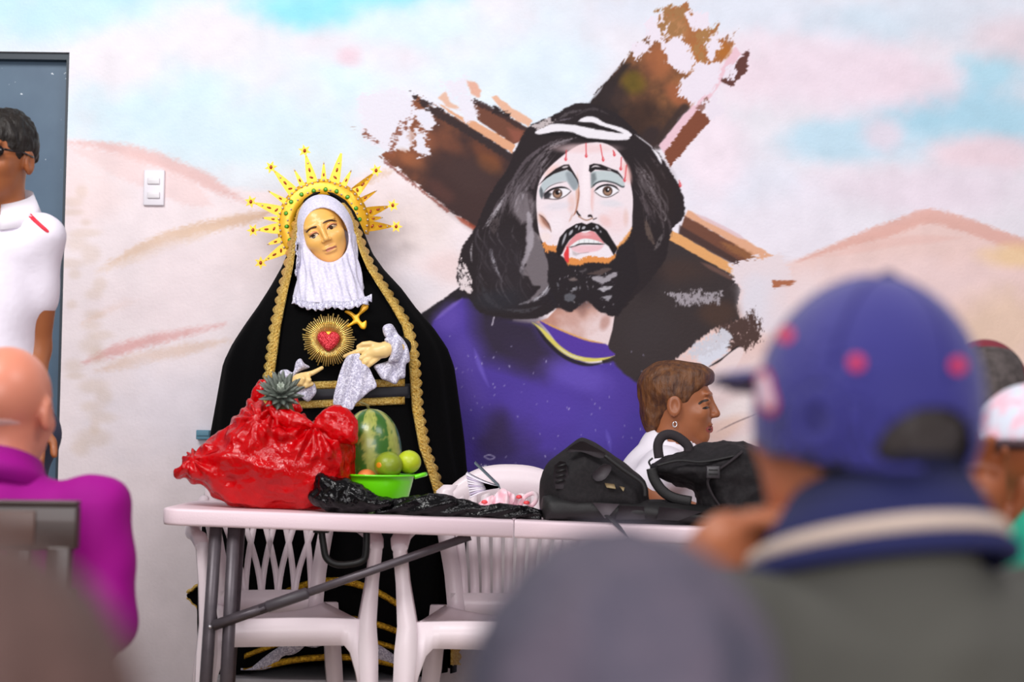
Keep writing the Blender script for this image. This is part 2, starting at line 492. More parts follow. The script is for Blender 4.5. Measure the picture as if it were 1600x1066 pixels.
# left arm
grad_poly([(594, 244), (610, 232), (640, 236), (648, 215), (636, 190), (640, 165), (650, 148), (682, 169), (742, 202), (800, 240), (850, 280), (800, 400), (742, 358), (704, 329), (671, 303), (634, 275)], '8a5238', '3d2c2c', (612, 200), (712, 268), soft=2, dry=7, ds=3, ang=30, idv=1, seed=12)
poly([(655, 262), (690, 232), (735, 228), (800, 262), (800, 390), (745, 352), (690, 310)], '402e2d', soft=34, op=.85)
for a in [(655, 215, 26, 20, '9a5c40', .6), (700, 222, 40, 14, '7c4a36', .5), (760, 238, 34, 16, '7a4630', .6), (640, 248, 26, 12, 'a4633f', .6), (735, 275, 45, 30, '453332', .7), (690, 300, 30, 14, '5b3a34', .6), (765, 255, 24, 14, '84502f', .5)]:
    blob(*a[:4], a[4], a[5], ang=35)
stroke([(660, 165), (700, 186), (750, 216), (798, 246)], 12, '33292b', .9, (.2, 0), soft=3, dry=2)
stroke([(712, 338), (742, 357)], 7, 'a04c38', .8, (.4, 0), soft=3)
stroke([(600, 252), (640, 283), (700, 330)], 4, '7d4238', .7, soft=2, dry=2)
poly([(683, 160), (718, 181), (744, 191), (806, 226), (800, 239), (739, 201), (704, 177)], 'd6a07e', dry=1.5, idv=1)
poly([(735, 155), (765, 169), (796, 183), (826, 201), (814, 219), (803, 226), (746, 187), (739, 168)], '6b4335', dry=1.5, idv=1)
stroke([(741, 158), (780, 178), (822, 203)], 8, '3b2b2b', .9, soft=2, dry=1.5)
poly([(793, 200), (818, 205), (812, 222), (802, 222)], '8e5344', soft=8, op=.8)
poly([(768, 152), (776, 150), (797, 166), (832, 188), (826, 199), (790, 178)], 'dcae94', dry=2, idv=1)
poly([(728, 126), (742, 127), (752, 142), (748, 152), (737, 146)], 'd99e86', dry=3, soft=3, op=.85, idv=1)
poly([(685, 152), (697, 140), (703, 158), (720, 172), (700, 168)], 'd9a68a', dry=3, soft=3, op=.8)
# cloud scumble eating the left arm
for pg, den in [([(560, 150), (630, 140), (650, 165), (636, 200), (640, 225), (600, 235), (570, 220)], .62), ([(648, 170), (668, 172), (680, 190), (668, 200), (652, 192)], .7), ([(652, 205), (662, 212), (668, 238), (655, 240), (648, 225)], .72), ([(720, 155), (738, 160), (742, 185), (728, 188), (718, 172)], .72), ([(690, 128), (725, 120), (735, 150), (705, 158)], .6)]:
    scumble(pg, 'dedce7', den, 2.0, 10, seed=int(pg[0][0]))
poly([(654, 172), (672, 180), (678, 192), (664, 196), (655, 188)], 'dcdce8', dry=5, ds=3, soft=2, idv=0)
poly([(651, 208), (660, 210), (666, 236), (660, 240), (652, 226)], 'dcdce8', dry=4, ds=3, soft=2, idv=0)
poly([(722, 158), (735, 157), (742, 186), (733, 191), (722, 178)], 'dfdde8', dry=4, ds=3, soft=2, idv=0)
scumble([(545, 195), (575, 200), (600, 225), (625, 175), (655, 150), (640, 215), (610, 245), (560, 215)], '8a5a4c', .3, 1.8, 12, seed=5)
scumble([(640, 140), (700, 172), (690, 190), (645, 160)], '3a2c2c', .38, 1.8, 8, seed=6)
scumble([(770, 165), (800, 176), (795, 185), (770, 176)], '2f2526', .5, 1.7, 5, seed=8)
# upright
grad_poly([(918, 166), (945, 132), (973, 99), (996, 66), (1020, 52), (1037, 15), (1055, 12), (1072, 5), (1090, 30), (1110, 45), (1123, 38), (1118, 60), (1148, 68), (1120, 106), (1087, 142), (1075, 165), (1029, 228), (1000, 240), (950, 200)], '2e2424', 'a0673f', (955, 175), (1075, 85), soft=2, dry=6, ds=3, ang=-55, idv=1, seed=14)
poly([(918, 166), (973, 99), (985, 100), (960, 140), (940, 180)], '2c2425', soft=7, op=.9)
for a in [(990, 128, 20, 22, '6b5a1e', .75), (1030, 95, 34, 28, 'a0603f', .7), (1060, 150, 16, 26, '9a5a3c', .8), (1000, 185, 44, 30, '3d2b25', .8), (1050, 45, 22, 26, 'b0825a', .8), (1085, 85, 20, 20, 'b0713a', .7), (1130, 80, 16, 14, 'a9682c', .9), (1015, 215, 26, 14, '33282a', .9), (960, 150, 20, 24, '33292a', .7)]:
    blob(*a[:4], a[4], a[5], ang=-50)
stroke([(1070, 170), (1050, 195), (1027, 226)], 16, '372b2a', .85, soft=5)
poly([(1029, 228), (1065, 182), (1100, 148), (1149, 73), (1158, 84), (1112, 150), (1080, 185), (1038, 240)], 'dfbcc8', dry=1, soft=2, idv=1)
poly([(1038, 240), (1066, 200), (1090, 171), (1112, 187), (1080, 222), (1047, 262)], '7a4633', dry=3, ds=2, idv=1, seed=9)
poly([(1088, 168), (1104, 152), (1108, 160), (1096, 178)], '7a5044', dry=3, ds=2, soft=2, op=.8, idv=1)
poly([(1126, 127), (1150, 97), (1170, 78), (1167, 112), (1142, 137)], '5e3a35', dry=4, ds=2.5, idv=1, seed=15)
for pg, den in [([(1038, 70), (1060, 58), (1080, 85), (1078, 108), (1060, 110), (1045, 95)], .78), ([(1068, 128), (1095, 98), (1122, 100), (1118, 140), (1085, 160), (1062, 145)], .72), ([(1010, 30), (1035, 20), (1045, 55), (1015, 70)], .7), ([(1100, 60), (1118, 55), (1125, 75), (1110, 92)], .7), ([(1100, 160), (1120, 150), (1130, 175), (1112, 185)], .7), ([(1070, 20), (1105, 20), (1110, 50), (1085, 50)], .6), ([(1130, 100), (1150, 100), (1148, 125), (1130, 125)], .5), ([(985, 70), (1010, 55), (1015, 80), (990, 95)], .55)]:
    scumble(pg, 'e0d8e4', den, 2.0, 9, seed=int(pg[0][0]), ang=-60)
for pg in [[(1044, 72), (1058, 64), (1074, 88), (1078, 106), (1066, 112), (1050, 98)], [(1088, 118), (1100, 104), (1122, 100), (1122, 130), (1100, 146), (1086, 136)], [(1104, 62), (1120, 50), (1122, 70), (1106, 92)]]:
    poly(pg, 'e1d9e5', dry=6, ds=3, soft=3, idv=0, seed=int(pg[0][1]))
scumble([(1020, 10), (1075, 5), (1070, 60), (1030, 60)], '9a7048', .42, 2, 10, seed=41, ang=-60)
scumble([(1085, 50), (1125, 36), (1100, 95), (1080, 95)], 'a07548', .45, 2, 10, seed=42, ang=-60)
scumble([(1125, 55), (1160, 40), (1140, 75)], '9a7058', .35, 2, 10, seed=43, ang=-45)
# lower right arm and dark shade
poly([(955, 380), (1047, 374), (1100, 402), (1147, 432), (1158, 455), (1150, 480), (1156, 500), (1112, 515), (1075, 545), (1040, 575), (1080, 640), (960, 640), (940, 560), (955, 500)], '383031', dry=4, ds=3, soft=2, ang=70, idv=1, seed=18)
for a in [(1060, 420, 60, 24, '43332f', .7), (1120, 490, 36, 20, '4d382f', .7), (1010, 520, 50, 40, '3b3436', .7)]:
    blob(*a[:4], a[4], a[5])
stroke([(1095, 410), (1150, 438)], 7, '6d5048', .8, (.3, .2), soft=3)
poly([(1075, 328), (1120, 350), (1166, 376), (1212, 401), (1186, 410), (1125, 368), (1070, 338)], 'd9a586', dry=1.5, soft=2, idv=1)
stroke([(1085, 334), (1130, 356), (1165, 375)], 6, 'd9bfc6', .9, (.2, .2), soft=2)
poly([(1070, 337), (1125, 368), (1184, 404), (1164, 419), (1120, 397), (1062, 365)], '6d4638', dry=1.5, soft=2, idv=1)
poly([(1062, 352), (1110, 380), (1165, 413), (1160, 420), (1110, 395), (1060, 366)], '453230', soft=3, op=.9)
stroke([(1125, 378), (1180, 406)], 12, '96643f', .7, (.4, .1), soft=5, dry=2)
poly([(1048, 360), (1062, 366), (1110, 394), (1158, 421), (1147, 431), (1095, 402), (1046, 375)], 'dba168', dry=1.2, idv=1)
scumble([(1140, 415), (1215, 400), (1240, 440), (1170, 455), (1150, 440)], 'e0d3d8', .75, 2, 10, seed=51)
for a in [(1195, 450, 40, 26, 'dcd5de', .95), (1200, 490, 36, 34, 'dcd5de', .95), (1180, 470, 24, 40, 'dad6e0', .95), (1250, 470, 50, 50, 'e2d2d6', .7)]:
    blob(*a[:4], a[4], a[5])
scumble([(1205, 438), (1240, 436), (1240, 446), (1208, 450)], 'a8694c', .55, 1.8, 5, seed=53)
scumble([(1120, 512), (1180, 485), (1190, 530), (1165, 548), (1130, 545)], '4d3a36', .58, 1.5, 12, seed=54, ang=80)
poly([(1088, 560), (1110, 535), (1140, 528), (1135, 552), (1100, 580)], 'd3d6e2', dry=6, ds=3, soft=4, idv=0, seed=55)
scumble([(1060, 560), (1100, 525), (1140, 512), (1150, 530), (1100, 560)], 'c9c9d3', .5, 1.6, 10, seed=56, ang=80)
scumble([(1040, 458), (1080, 452), (1130, 455), (1125, 475), (1060, 480)], '9a939a', .46, 1.3, 10, seed=57, ang=75)
# raised hand and sleeve
poly([(1060, 640), (1100, 600), (1130, 570), (1180, 560), (1240, 570), (1250, 740), (1060, 760)], 'ddc9c9', soft=30, sm=0)
for a in [(1150, 640, 40, 20, 'e6dcdc', .8), (1130, 670, 40, 16, 'dcbcae', .7), (1160, 690, 50, 12, 'e2d6d6', .8)]:
    blob(*a[:4], a[4], a[5], ang=-25)
stroke([(1105, 575), (1130, 560), (1148, 545), (1156, 541)], 3, '2a2426', 1, (.2, .3))
poly([(1104, 600), (1125, 566), (1150, 545), (1159, 543), (1162, 550), (1155, 565), (1140, 590), (1120, 620)], 'e3d0d0', soft=1.5, sm=4, idv=5)
stroke([(1120, 675), (1150, 660), (1185, 646)], 2, '7d6a6c', .8, (.3, .3))

# --- robe
poly([(600, 560), (655, 492), (700, 462), (716, 449), (735, 444), (800, 470), (800, 820), (600, 820)], '262127', soft=2, dry=2, idv=2)
poly([(600, 620), (660, 530), (677, 503), (700, 484), (722, 465), (738, 467), (760, 500), (830, 505), (850, 522), (877, 550), (921, 570), (958, 566), (985, 592), (1015, 612), (1060, 650), (1060, 830), (600, 830)], '4d3a96', soft=4, dry=2, idv=2)
poly([(738, 462), (765, 480), (840, 500), (850, 522), (870, 560), (830, 580), (790, 570), (760, 560), (742, 520)], '302838', soft=36, op=.95)
poly([(800, 540), (850, 540), (880, 565), (850, 590), (810, 575)], '372c48', soft=40, op=.8)
for a in [(905, 590, 60, 26, '6450b4', .8, 20), (720, 600, 40, 70, '5a469f', .7, 0), (960, 640, 50, 40, '5440a0', .7, 0), (860, 640, 60, 36, '5641a6', .6, 10), (790, 690, 50, 46, '33284f', .85, 0), (770, 670, 30, 36, '3a2d55', .8, 0), (840, 740, 110, 30, '3a2f66', .8, 0), (930, 690, 40, 60, '50409f', .7, 0), (700, 500, 30, 24, '5f49a8', .8, -38), (740, 660, 30, 30, '4b3c92', .6, 0), (905, 720, 50, 30, '463a8c', .6, 0), (1000, 700, 30, 60, '4b3d98', .7, 0), (820, 650, 26, 50, '4f3c98', .6, 0)]:
    blob(*a[:5], a[5], ang=a[6], seed=int(a[0]))
stroke([(680, 500), (700, 483), (722, 467)], 6, '7a64c0', .7, (.3, .3), soft=4)
stroke([(741, 545), (752, 578), (764, 605)], 7, '6f5cc0', .7, (.3, .5), soft=4)
stroke([(947, 672), (952, 690), (954, 705)], 6, '6a5cc0', .6, (.3, .5), soft=4)
stroke([(772, 495), (769, 508)], 1.6, 'cfc8d6', 1)
for i in range(90):
    x_, y_ = 690 + 320 * random.random(), 520 + 230 * random.random()
    stroke([(x_, y_), (x_ + random.uniform(-1.5, 1.5), y_ + random.uniform(.5, 2.5))], random.uniform(.8, 1.7), 'b9b4d8', random.uniform(.4, .9), sm=0, soft=1)
stroke([(757, 713), (765, 711), (773, 715), (765, 718), (757, 714)], 1.6, 'aaa4c4', .9)
scumble([(740, 735), (760, 725), (775, 745), (772, 770), (740, 770)], 'd8d8e6', .6, 1.5, 8, seed=71, ang=70)
# neck and collar
grad_poly([(836, 504), (856, 497), (872, 480), (895, 470), (917, 462), (935, 470), (961, 488), (957, 515), (950, 540), (930, 537), (905, 530), (880, 519), (858, 507)], 'b98878', 'e3cfd0', (890, 475), (940, 530), soft=1.5, idv=4)
blob(893, 500, 16, 12, 'c39a90', .7); blob(945, 505, 8, 14, 'b08277', .7, ang=25); blob(910, 485, 10, 12, '8d675f', .6)
poly([(843, 501), (877, 517), (914, 531), (947, 538), (952, 546), (961, 556), (928, 561), (896, 557), (877, 545), (857, 518)], '53389a', soft=1.2, sm=3, idv=2)
stroke([(844, 501), (877, 516), (914, 530.5), (945, 537)], 2.4, 'd6a05a', 1, (.2, .2))
stroke([(834, 506), (852, 530), (874, 552), (897, 565), (925, 570), (958, 562)], 6, '231e22', .9, (.2, .3), soft=2)
stroke([(831, 503.5), (845, 514), (860, 530), (877, 546), (897, 557.5), (922, 562.5), (945, 560.5), (960, 556)], 6.5, 'd6c964', 1, (.25, .3), soft=1.2)
stroke([(870, 541), (890, 555), (915, 562)], 2.5, 'd6d3c8', .8, (.3, .3))

# --- hair
HAIR = [(864, 181), (892, 164), (915, 161), (948, 169), (976, 188), (1004, 216), (1028, 239), (1047, 267), (1061, 291), (1070, 319), (1067, 340), (1051, 357), (1046, 378), (1040, 404), (1015, 440), (985, 470), (963, 494), (948, 491), (935, 486), (917, 469), (905, 478), (893, 487), (884, 486), (872, 481), (848, 495), (823, 499), (787, 497), (750, 488), (735, 470), (722, 452), (714, 440), (714, 422), (723, 385), (742, 357), (765, 305), (793, 263), (803, 239), (821, 204), (840, 190)]
poly(HAIR, '282124', soft=1.6, sm=3, dry=2, ds=2.5, idv=3)
scumble([(712, 425), (722, 400), (740, 440), (738, 460), (716, 452)], 'ddd0d2', .42, 1.3, 5, seed=61, ang=78)
for a in [(790, 420, 40, 60, '2f292e', .7, 0), (900, 460, 60, 24, '24202a', .7, 0), (1000, 420, 40, 50, '2b2427', .7, 0), (1030, 300, 26, 50, '2e2424', .6, -20), (775, 470, 50, 20, '2b2a31', .8, 0)]:
    blob(*a[:5], a[5], ang=a[6])
G1, G2, G3 = '7a7177', '9a939b', '5a5157'
poly([(797, 312), (812, 302), (826, 300), (837, 320), (833, 342), (816, 350), (801, 332)], '837a80', soft=8, dry=3, ds=2, ang=115, op=.8)
poly([(826, 366), (836, 362), (845, 376), (853, 399), (863, 432), (859, 445), (840, 464), (824, 474), (838, 456), (844, 448), (832, 446), (826, 432), (815, 428), (824, 407)], '6e666b', soft=2.5, sm=3, dry=1.5)
poly([(825, 330), (832, 345), (834, 380), (826, 400), (816, 425), (812, 420), (822, 390), (822, 355)], 'a29ba3', soft=3, sm=3, dry=2, op=.85)
for p, wd, c, op in [([(890, 221), (858, 234), (832, 258), (812, 285)], 7, G1, .8), ([(880, 216), (845, 232), (822, 256)], 5, G3, .9), ([(905, 214), (870, 224), (850, 236)], 4, '8a8288', .8), ([(862, 242), (842, 262), (826, 290)], 6, '6d646a', .8), ([(850, 228), (826, 246), (806, 274), (794, 300)], 5, G3, .8),
                     ([(848, 262), (835, 285), (828, 310), (830, 340)], 5, '4c4247', .9), ([(838, 272), (820, 300), (808, 330)], 4, G2, .8), ([(826, 282), (812, 305), (803, 325)], 3, 'b0a9b0', .7), ([(791, 304), (775, 328), (754, 358)], 4, 'b3aeb6', .85), ([(788, 312), (772, 338), (760, 356)], 2, 'c9c5cc', .8),
                     ([(780, 340), (772, 352), (772, 366)], 14, '544a4c', .6), ([(768, 393), (772, 412), (785, 440)], 4, '9c99a2', .85), ([(767, 388), (768, 404)], 7, '6d6a72', .6), ([(739, 377), (736, 392), (737, 410)], 2.2, 'c4bfc6', .7), ([(811, 476), (840, 466), (856, 452), (862, 436)], 7, '8d8a92', .8), ([(824, 474), (846, 462), (862, 438)], 2.5, 'b4b1b9', .8),
                     ([(790, 484), (820, 486), (846, 478)], 6, '4a484e', .7), ([(750, 440), (765, 470), (790, 485)], 8, '3a383e', .7), ([(900, 180), (925, 170), (950, 178)], 4, '4b4448', .7), ([(872, 186), (890, 176), (912, 172)], 5, '5b5458', .7), ([(868, 190), (895, 184)], 3, '77707a', .7),
                     ([(992, 262), (1006, 288), (1022, 312), (1038, 338)], 9, '5d5558', .8), ([(998, 262), (1015, 290), (1036, 325)], 4, '857d82', .8), ([(1004, 262), (1020, 284)], 2, 'a09aa0', .7), ([(1000, 300), (1012, 325), (1024, 350)], 7, '4c4246', .8), ([(1008, 340), (1014, 365), (1026, 388)], 8, '6a5a52', .7), ([(1035, 365), (1030, 378), (1022, 392)], 6, '6d6668', .7), ([(975, 390), (985, 402), (982, 418)], 10, '5a5458', .5), ([(1028, 325), (1040, 335), (1038, 345), (1030, 338)], 2, '7d7678', .8), ([(1012, 240), (1030, 262), (1042, 285)], 4, '433a3c', .8)]:
    stroke(p, wd, c, op, (.35, .4), soft=2, dry=.8, grain=.28, seed=int(p[0][0]))
for i in range(70):
    t_ = random.random(); x0 = 868 - 60 * t_ + random.uniform(-14, 8); y0 = 232 + 60 * t_ + random.uniform(-10, 10); L_ = random.uniform(28, 70); bend = random.uniform(.2, .6)
    stroke([(x0, y0), (x0 - L_ * .35, y0 + L_ * .5), (x0 - L_ * bend, y0 + L_)], random.uniform(1.2, 3.5), random.choice(['6d646a', '4c4449', '8a8289', '3a3236', '5b5257']), random.uniform(.3, .7), (.4, .4), soft=1.5, grain=.25, seed=i, sm=4)
for i in range(46):
    x0 = 990 + random.uniform(0, 45); y0 = 245 + (x0 - 990) * .9 + random.uniform(-8, 60); L_ = random.uniform(25, 60)
    stroke([(x0, y0), (x0 + L_ * .3, y0 + L_ * .5), (x0 + L_ * .35, y0 + L_)], random.uniform(1.2, 3.2), random.choice(['5d5558', '463d40', '756c70', '352d30']), random.uniform(.3, .65), (.4, .4), soft=1.5, grain=.25, seed=i + 90, sm=4)
for i in range(40):
    x0 = 745 + random.uniform(0, 80); y0 = 350 + random.uniform(0, 90); L_ = random.uniform(25, 60)
    stroke([(x0, y0), (x0 - 3, y0 + L_ * .5), (x0 + L_ * .25, y0 + L_)], random.uniform(1.2, 3), random.choice(['4c454b', '3a343a', '5f595f']), random.uniform(.25, .6), (.4, .4), soft=1.5, grain=.25, seed=i + 190, sm=4)
# crown cloth
poly([(836, 206), (860, 195), (891, 194), (919, 200), (953, 205), (978, 211), (984, 217), (966, 219), (935, 217), (910, 214), (894, 207), (867, 206), (846, 211)], 'e2dfe6', soft=1.4, sm=4, dry=1.2)
poly([(903, 190), (916, 182), (932, 184), (947, 193), (972, 200), (987, 210), (980, 214), (963, 205), (941, 197), (925, 191)], 'e4e1e8', soft=1.3, sm=4, dry=.8)
stroke([(898, 194), (922, 195.8), (947, 200.8), (974, 208.5)], 3.4, '1f1a1d', 1, (.2, .2))
stroke([(838, 212), (868, 209), (896, 211), (925, 220), (966, 223)], 5, '1f1a1d', 1, (.2, .2))
stroke([(992, 210), (1014, 226), (1020, 232)], 1.6, 'd9d5dc', .9, (.2, .2)); stroke([(1018, 232), (1028, 243), (1034, 257)], 4.5, 'e2dfe6', 1, (.4, .3))
scumble([(825, 196), (855, 184), (870, 188), (860, 196), (838, 204)], 'b8aeb0', .45, 1.3, 5, seed=64)

# --- face
FACE = [(843, 283), (858, 262), (882, 241), (900, 229), (915, 224), (941, 223), (963, 234), (978, 255), (985, 285), (989, 311), (988, 338), (987, 357), (978, 372), (966, 386), (960, 404), (948, 409), (936, 408), (919, 406), (904, 411), (889, 412), (880, 402), (868, 394), (858, 390), (849, 381), (842, 362), (839, 336), (838, 310)]
poly(FACE, 'e6d9df', soft=1.3, sm=3, idv=4)
for a in [(915, 232, 50, 8, 'e3c6c8', .7, 0), (862, 268, 16, 8, 'e6bfb8', .8, -42), (980, 270, 6, 18, 'e6b8b4', .8, -15), (848, 345, 7, 14, 'dcb2a2', .8, -25), (852, 370, 10, 8, 'e9d8d6', .8, 0), (963, 345, 20, 22, 'e8cfd2', .7, 0), (978, 340, 5, 16, 'dcbcb6', .7, 0), (945, 345, 12, 9, 'e3c0bf', .8, 45), (893, 318, 7, 16, 'e0c0bb', .8, 0), (872, 322, 22, 7, 'd9d3dc', .8, -8), (955, 318, 20, 6, 'd3d3db', .7, 5), (915, 290, 7, 45, 'eee3e8', .8, 0), (926, 300, 3, 34, 'e3bfbf', .7, 0), (902, 300, 3, 28, 'd3a794', .8, 0), (870, 350, 14, 16, 'eae0e6', .8, 0)]:
    blob(*a[:5], a[5], ang=a[6], rough=.15)
poly([(843, 336), (850, 341), (858, 350), (861, 361), (855, 356), (848, 348)], '8f6050', soft=4, op=.85)
stroke([(842, 335), (850, 341), (858, 352), (861, 363)], 1.8, '503630', .8, (.2, .4))
scumble([(849, 381), (858, 386), (870, 384), (868, 396), (856, 394)], 'd68a4a', .8, 1.4, 4, seed=65, ang=80)
stroke([(987, 356), (979, 371), (967, 385), (962, 392)], 5, 'dc9a5c', .95, (.3, .2), soft=2, dry=1)
# lids, eyes
poly([(846, 288), (854, 278), (867, 270), (885, 266), (893, 269), (901, 278), (904, 290), (898, 298), (890, 289), (883, 283), (868, 286), (857, 292), (850, 301), (846, 311), (842, 299)], 'b4bfc4', soft=2, sm=3)
poly([(884, 270), (894, 270), (902, 280), (903, 290), (897, 297), (889, 287)], '8b959c', soft=4, sm=3, op=.9)
stroke([(845, 292), (846, 302), (847, 311)], 5, '4d5056', .8, (.3, .3), soft=2)
poly([(924, 271), (932, 267), (955, 268), (966, 273), (976, 286), (972, 292), (960, 285), (944, 283), (932, 287), (924, 294)], 'b7c3c6', soft=2, sm=3)
poly([(923, 271), (930, 270), (932, 280), (924, 292)], '6f787c', soft=4, op=.9)
poly([(842, 289), (853, 276), (868, 264), (881, 257.5), (889, 257), (892, 262), (897, 270), (903, 281), (905, 292), (901, 281), (893, 269.5), (886, 265), (876, 268), (865, 272), (854, 279)], '241e20', soft=1.1)
stroke([(878, 262), (888, 260)], 3, 'cfc8cc', .9, (.3, .3))
poly([(920, 267), (921, 258), (928, 255.5), (939, 257), (955, 263.5), (965, 267), (972, 276), (975, 282), (966, 272.5), (955, 267.5), (941, 266), (930, 265), (923, 270)], '221d20', soft=1.1)
stroke([(924, 262), (930, 259.5), (938, 261)], 2.4, 'd3ccd0', .9, (.3, .3)); stroke([(950, 264.5), (954, 265.5)], 1.6, 'd3ccd0', .9)
stroke([(923.5, 294), (932, 286), (944, 283), (960, 286), (972, 292), (976, 290.5)], 2.4, '353a3e', .95, (.1, .1))
stroke([(850, 300), (858, 292), (870, 286.5), (884, 284)], 1.3, '4c5257', .8, (.2, .2))
for eye, ic, hl in [([(857, 307), (864, 298), (878, 294), (888, 296), (892, 298.7), (881, 307), (867, 311)], (871, 302.5), (874, 299.5)), ([(928.5, 299), (939, 292), (949, 289.7), (960.6, 292.5), (968, 298), (958, 305.5), (947, 307.5), (936, 305.5)], (949.3, 298.6), (950.5, 296))]:
    poly(eye, 'e8e6ec', soft=1, sm=3)
    w_ = 7.8
    blob_p = [(ic[0] + w_ * math.cos(t), ic[1] + w_ * math.sin(t)) for t in np.linspace(0, 6.28, 20)[:-1]]
    poly(blob_p, '4a3630', soft=1); poly([(ic[0] + (q[0] - ic[0]) * .72, ic[1] + 1.5 + (q[1] - ic[1]) * .62) for q in blob_p], '9a7a66', soft=2)
    poly([(ic[0] + (q[0] - ic[0]) * .45, ic[1] - 1.5 + (q[1] - ic[1]) * .45) for q in blob_p], '1a1416', soft=1)
    poly([(hl[0] + (q[0] - ic[0]) * .17, hl[1] + (q[1] - ic[1]) * .22) for q in blob_p], 'f4f2f6', soft=.8)
stroke([(850, 306), (859, 297.6), (870.6, 293.4), (883, 293.4), (892, 298)], 3, '1d191c', 1, (.1, .35))
poly([(849, 302), (856, 299), (862, 303), (858, 310), (850, 311)], '26252a', soft=3, op=.9)
stroke([(852, 310), (870, 311.5), (883, 306.6), (892, 299)], 1.3, '33292a', .9)
stroke([(928, 299.5), (937, 292), (949, 288.8), (960.6, 291.6), (968, 298.5)], 2.8, '1d191c', 1, (.15, .2))
stroke([(930, 300.5), (941, 307.5), (953, 307.5), (966, 300)], 1.2, '33292a', .9)
# nose
stroke([(904, 288), (904.5, 305), (902, 320), (899, 332), (895, 338)], 2.2, '9a6048', .85, (.2, .2), soft=1.5)
stroke([(926, 290), (924, 318), (926, 330)], 2, 'e0b8b4', .7, (.3, .3), soft=2)
stroke([(901, 329), (903, 334), (908, 338)], 3, '2a1f20', 1, (.2, .3)); stroke([(918, 338.5), (922.5, 337), (926, 340)], 3.4, '2a1f20', 1, (.2, .3))
stroke([(904, 338), (912, 343), (918, 344), (926, 341)], 1.6, '8d5f45', .9); stroke([(927, 343), (932, 341)], 1.6, '3a2a2a', .9)
stroke([(895, 333), (892, 341), (889, 347)], 2.5, 'c9a498', .8, (.3, .3), soft=2)
# mouth
poly([(882, 388), (889, 380), (910, 368), (940, 372), (952, 386), (960, 398), (957, 406), (936, 406), (919, 404), (904, 409), (889, 409)], 'e8dfe6', soft=1.5, sm=3)
poly([(884, 386), (895, 371), (906, 363), (913.5, 365), (924, 361), (933, 366.5), (944, 381), (930, 375.5), (915, 373), (903, 376), (891, 385)], 'd98d92', soft=1.2, sm=3)
blob(915, 366, 10, 3, 'e2aeb2', .8, rough=.1)
poly([(890, 385.5), (903, 376), (915, 373), (930, 375.5), (943, 381), (930, 381), (915, 381.3), (903, 382.5)], 'e3e6e8', soft=1, sm=3)
for tx in (905, 913, 920, 928, 935):
    stroke([(tx, 375), (tx, 380.5)], .8, 'a3a8ac', .7, sm=0)
stroke([(888, 386.5), (897, 385.5), (904.5, 382), (915, 381), (930, 381.3), (945, 381.8)], 2, '1c1718', 1, (.15, .1))
poly([(893, 387), (905, 384), (930, 383.5), (943, 383.5), (936, 391), (924, 394), (907, 395.5), (896, 392)], 'e4bcc4', soft=2, sm=3)
poly([(894, 392), (905, 397), (900, 400), (895, 398)], 'b3a9ac', soft=3, op=.8); stroke([(903, 396.5), (920, 394.5)], 1, 'a08f94', .8)
# beard, moustache
scumble([(886, 404), (904, 409), (919, 403), (936, 404), (950, 407), (961, 400), (960, 414), (936, 416), (910, 416), (888, 416)], 'd98c4a', .95, 1.3, 4, seed=66, ang=85)
poly([(858, 392), (870, 394), (880, 404), (888, 414), (905, 415), (920, 410), (938, 411), (950, 412), (961, 403), (966, 386), (990, 372), (1000, 440), (965, 494), (935, 486), (917, 469), (893, 486), (872, 480), (855, 440)], '262024', soft=2.5, dry=2, ds=2, ang=80, idv=3)
poly([(869, 390), (874.5, 371), (885, 359), (900, 350), (909, 348), (916.6, 351), (924, 347.5), (936, 351), (948, 360.5), (957, 375.5), (965, 388), (959, 399), (951, 385), (943.5, 379), (930, 362.5), (921, 360), (910.5, 361.5), (900, 366), (889.5, 375.5), (883.5, 385), (879, 396), (872, 402)], '1d181b', soft=1.1, idv=3)
for p, wd in [([(878, 384), (882, 372), (885, 364)], 3.2), ([(889, 368), (895, 359)], 4), ([(899, 356), (902, 352)], 3.5), ([(904, 360), (906, 353)], 2), ([(911, 354), (913, 358)], 6), ([(927, 356), (928, 358)], 2.5), ([(931, 352), (935, 358)], 4), ([(938, 360), (939, 364)], 2)]:
    stroke(p, wd, 'b6b6be', .9, (.3, .3), soft=1.5, sm=3)
poly([(881, 390), (888, 386), (889, 398), (888, 411), (882, 404)], 'd63a3e', soft=1.5, sm=3)
stroke([(880, 396), (884, 388)], 2.5, 'e8e2e8', .9)
for p, c, op in [([(925, 434), (932, 430), (945, 433), (955, 427), (966, 424), (962, 432), (950, 440), (940, 444), (932, 440)], 'a39ea6', .9), ([(918, 428), (945, 418), (955, 420), (940, 430)], '6d5a55', .6), ([(934, 452), (940, 449), (952, 448), (960, 445), (955, 452), (942, 456)], 'b5b2ba', .9), ([(941, 465), (948, 462), (957, 461), (951, 470), (946, 468)], 'a8a6ae', .8), ([(880, 462), (890, 458), (900, 462), (896, 472), (884, 470)], '6d7078', .7), ([(888, 436), (897, 434), (902, 437), (892, 439)], '8f7f7c', .7), ([(890, 455), (901, 448), (902, 452), (893, 457)], '9a9aa2', .8), ([(905, 424), (915, 420), (918, 424), (908, 426)], '5f5a5e', .7), ([(870, 440), (874, 448), (872, 455)], '6a6a72', .7)]:
    poly(p, c, soft=1.6, dry=2.4, ds=2, op=op, seed=int(p[0][0]))
for i in range(40):
    x_, y_ = 872 + 88 * random.random(), 418 + 62 * random.random()
    stroke([(x_, y_), (x_ + random.uniform(-4, 4), y_ + random.uniform(-1, 5))], random.uniform(.8, 2), random.choice(['8a868e', '66626a', 'a8a4aa', '4a464c']), .7, (.3, .3), soft=1, sm=2)
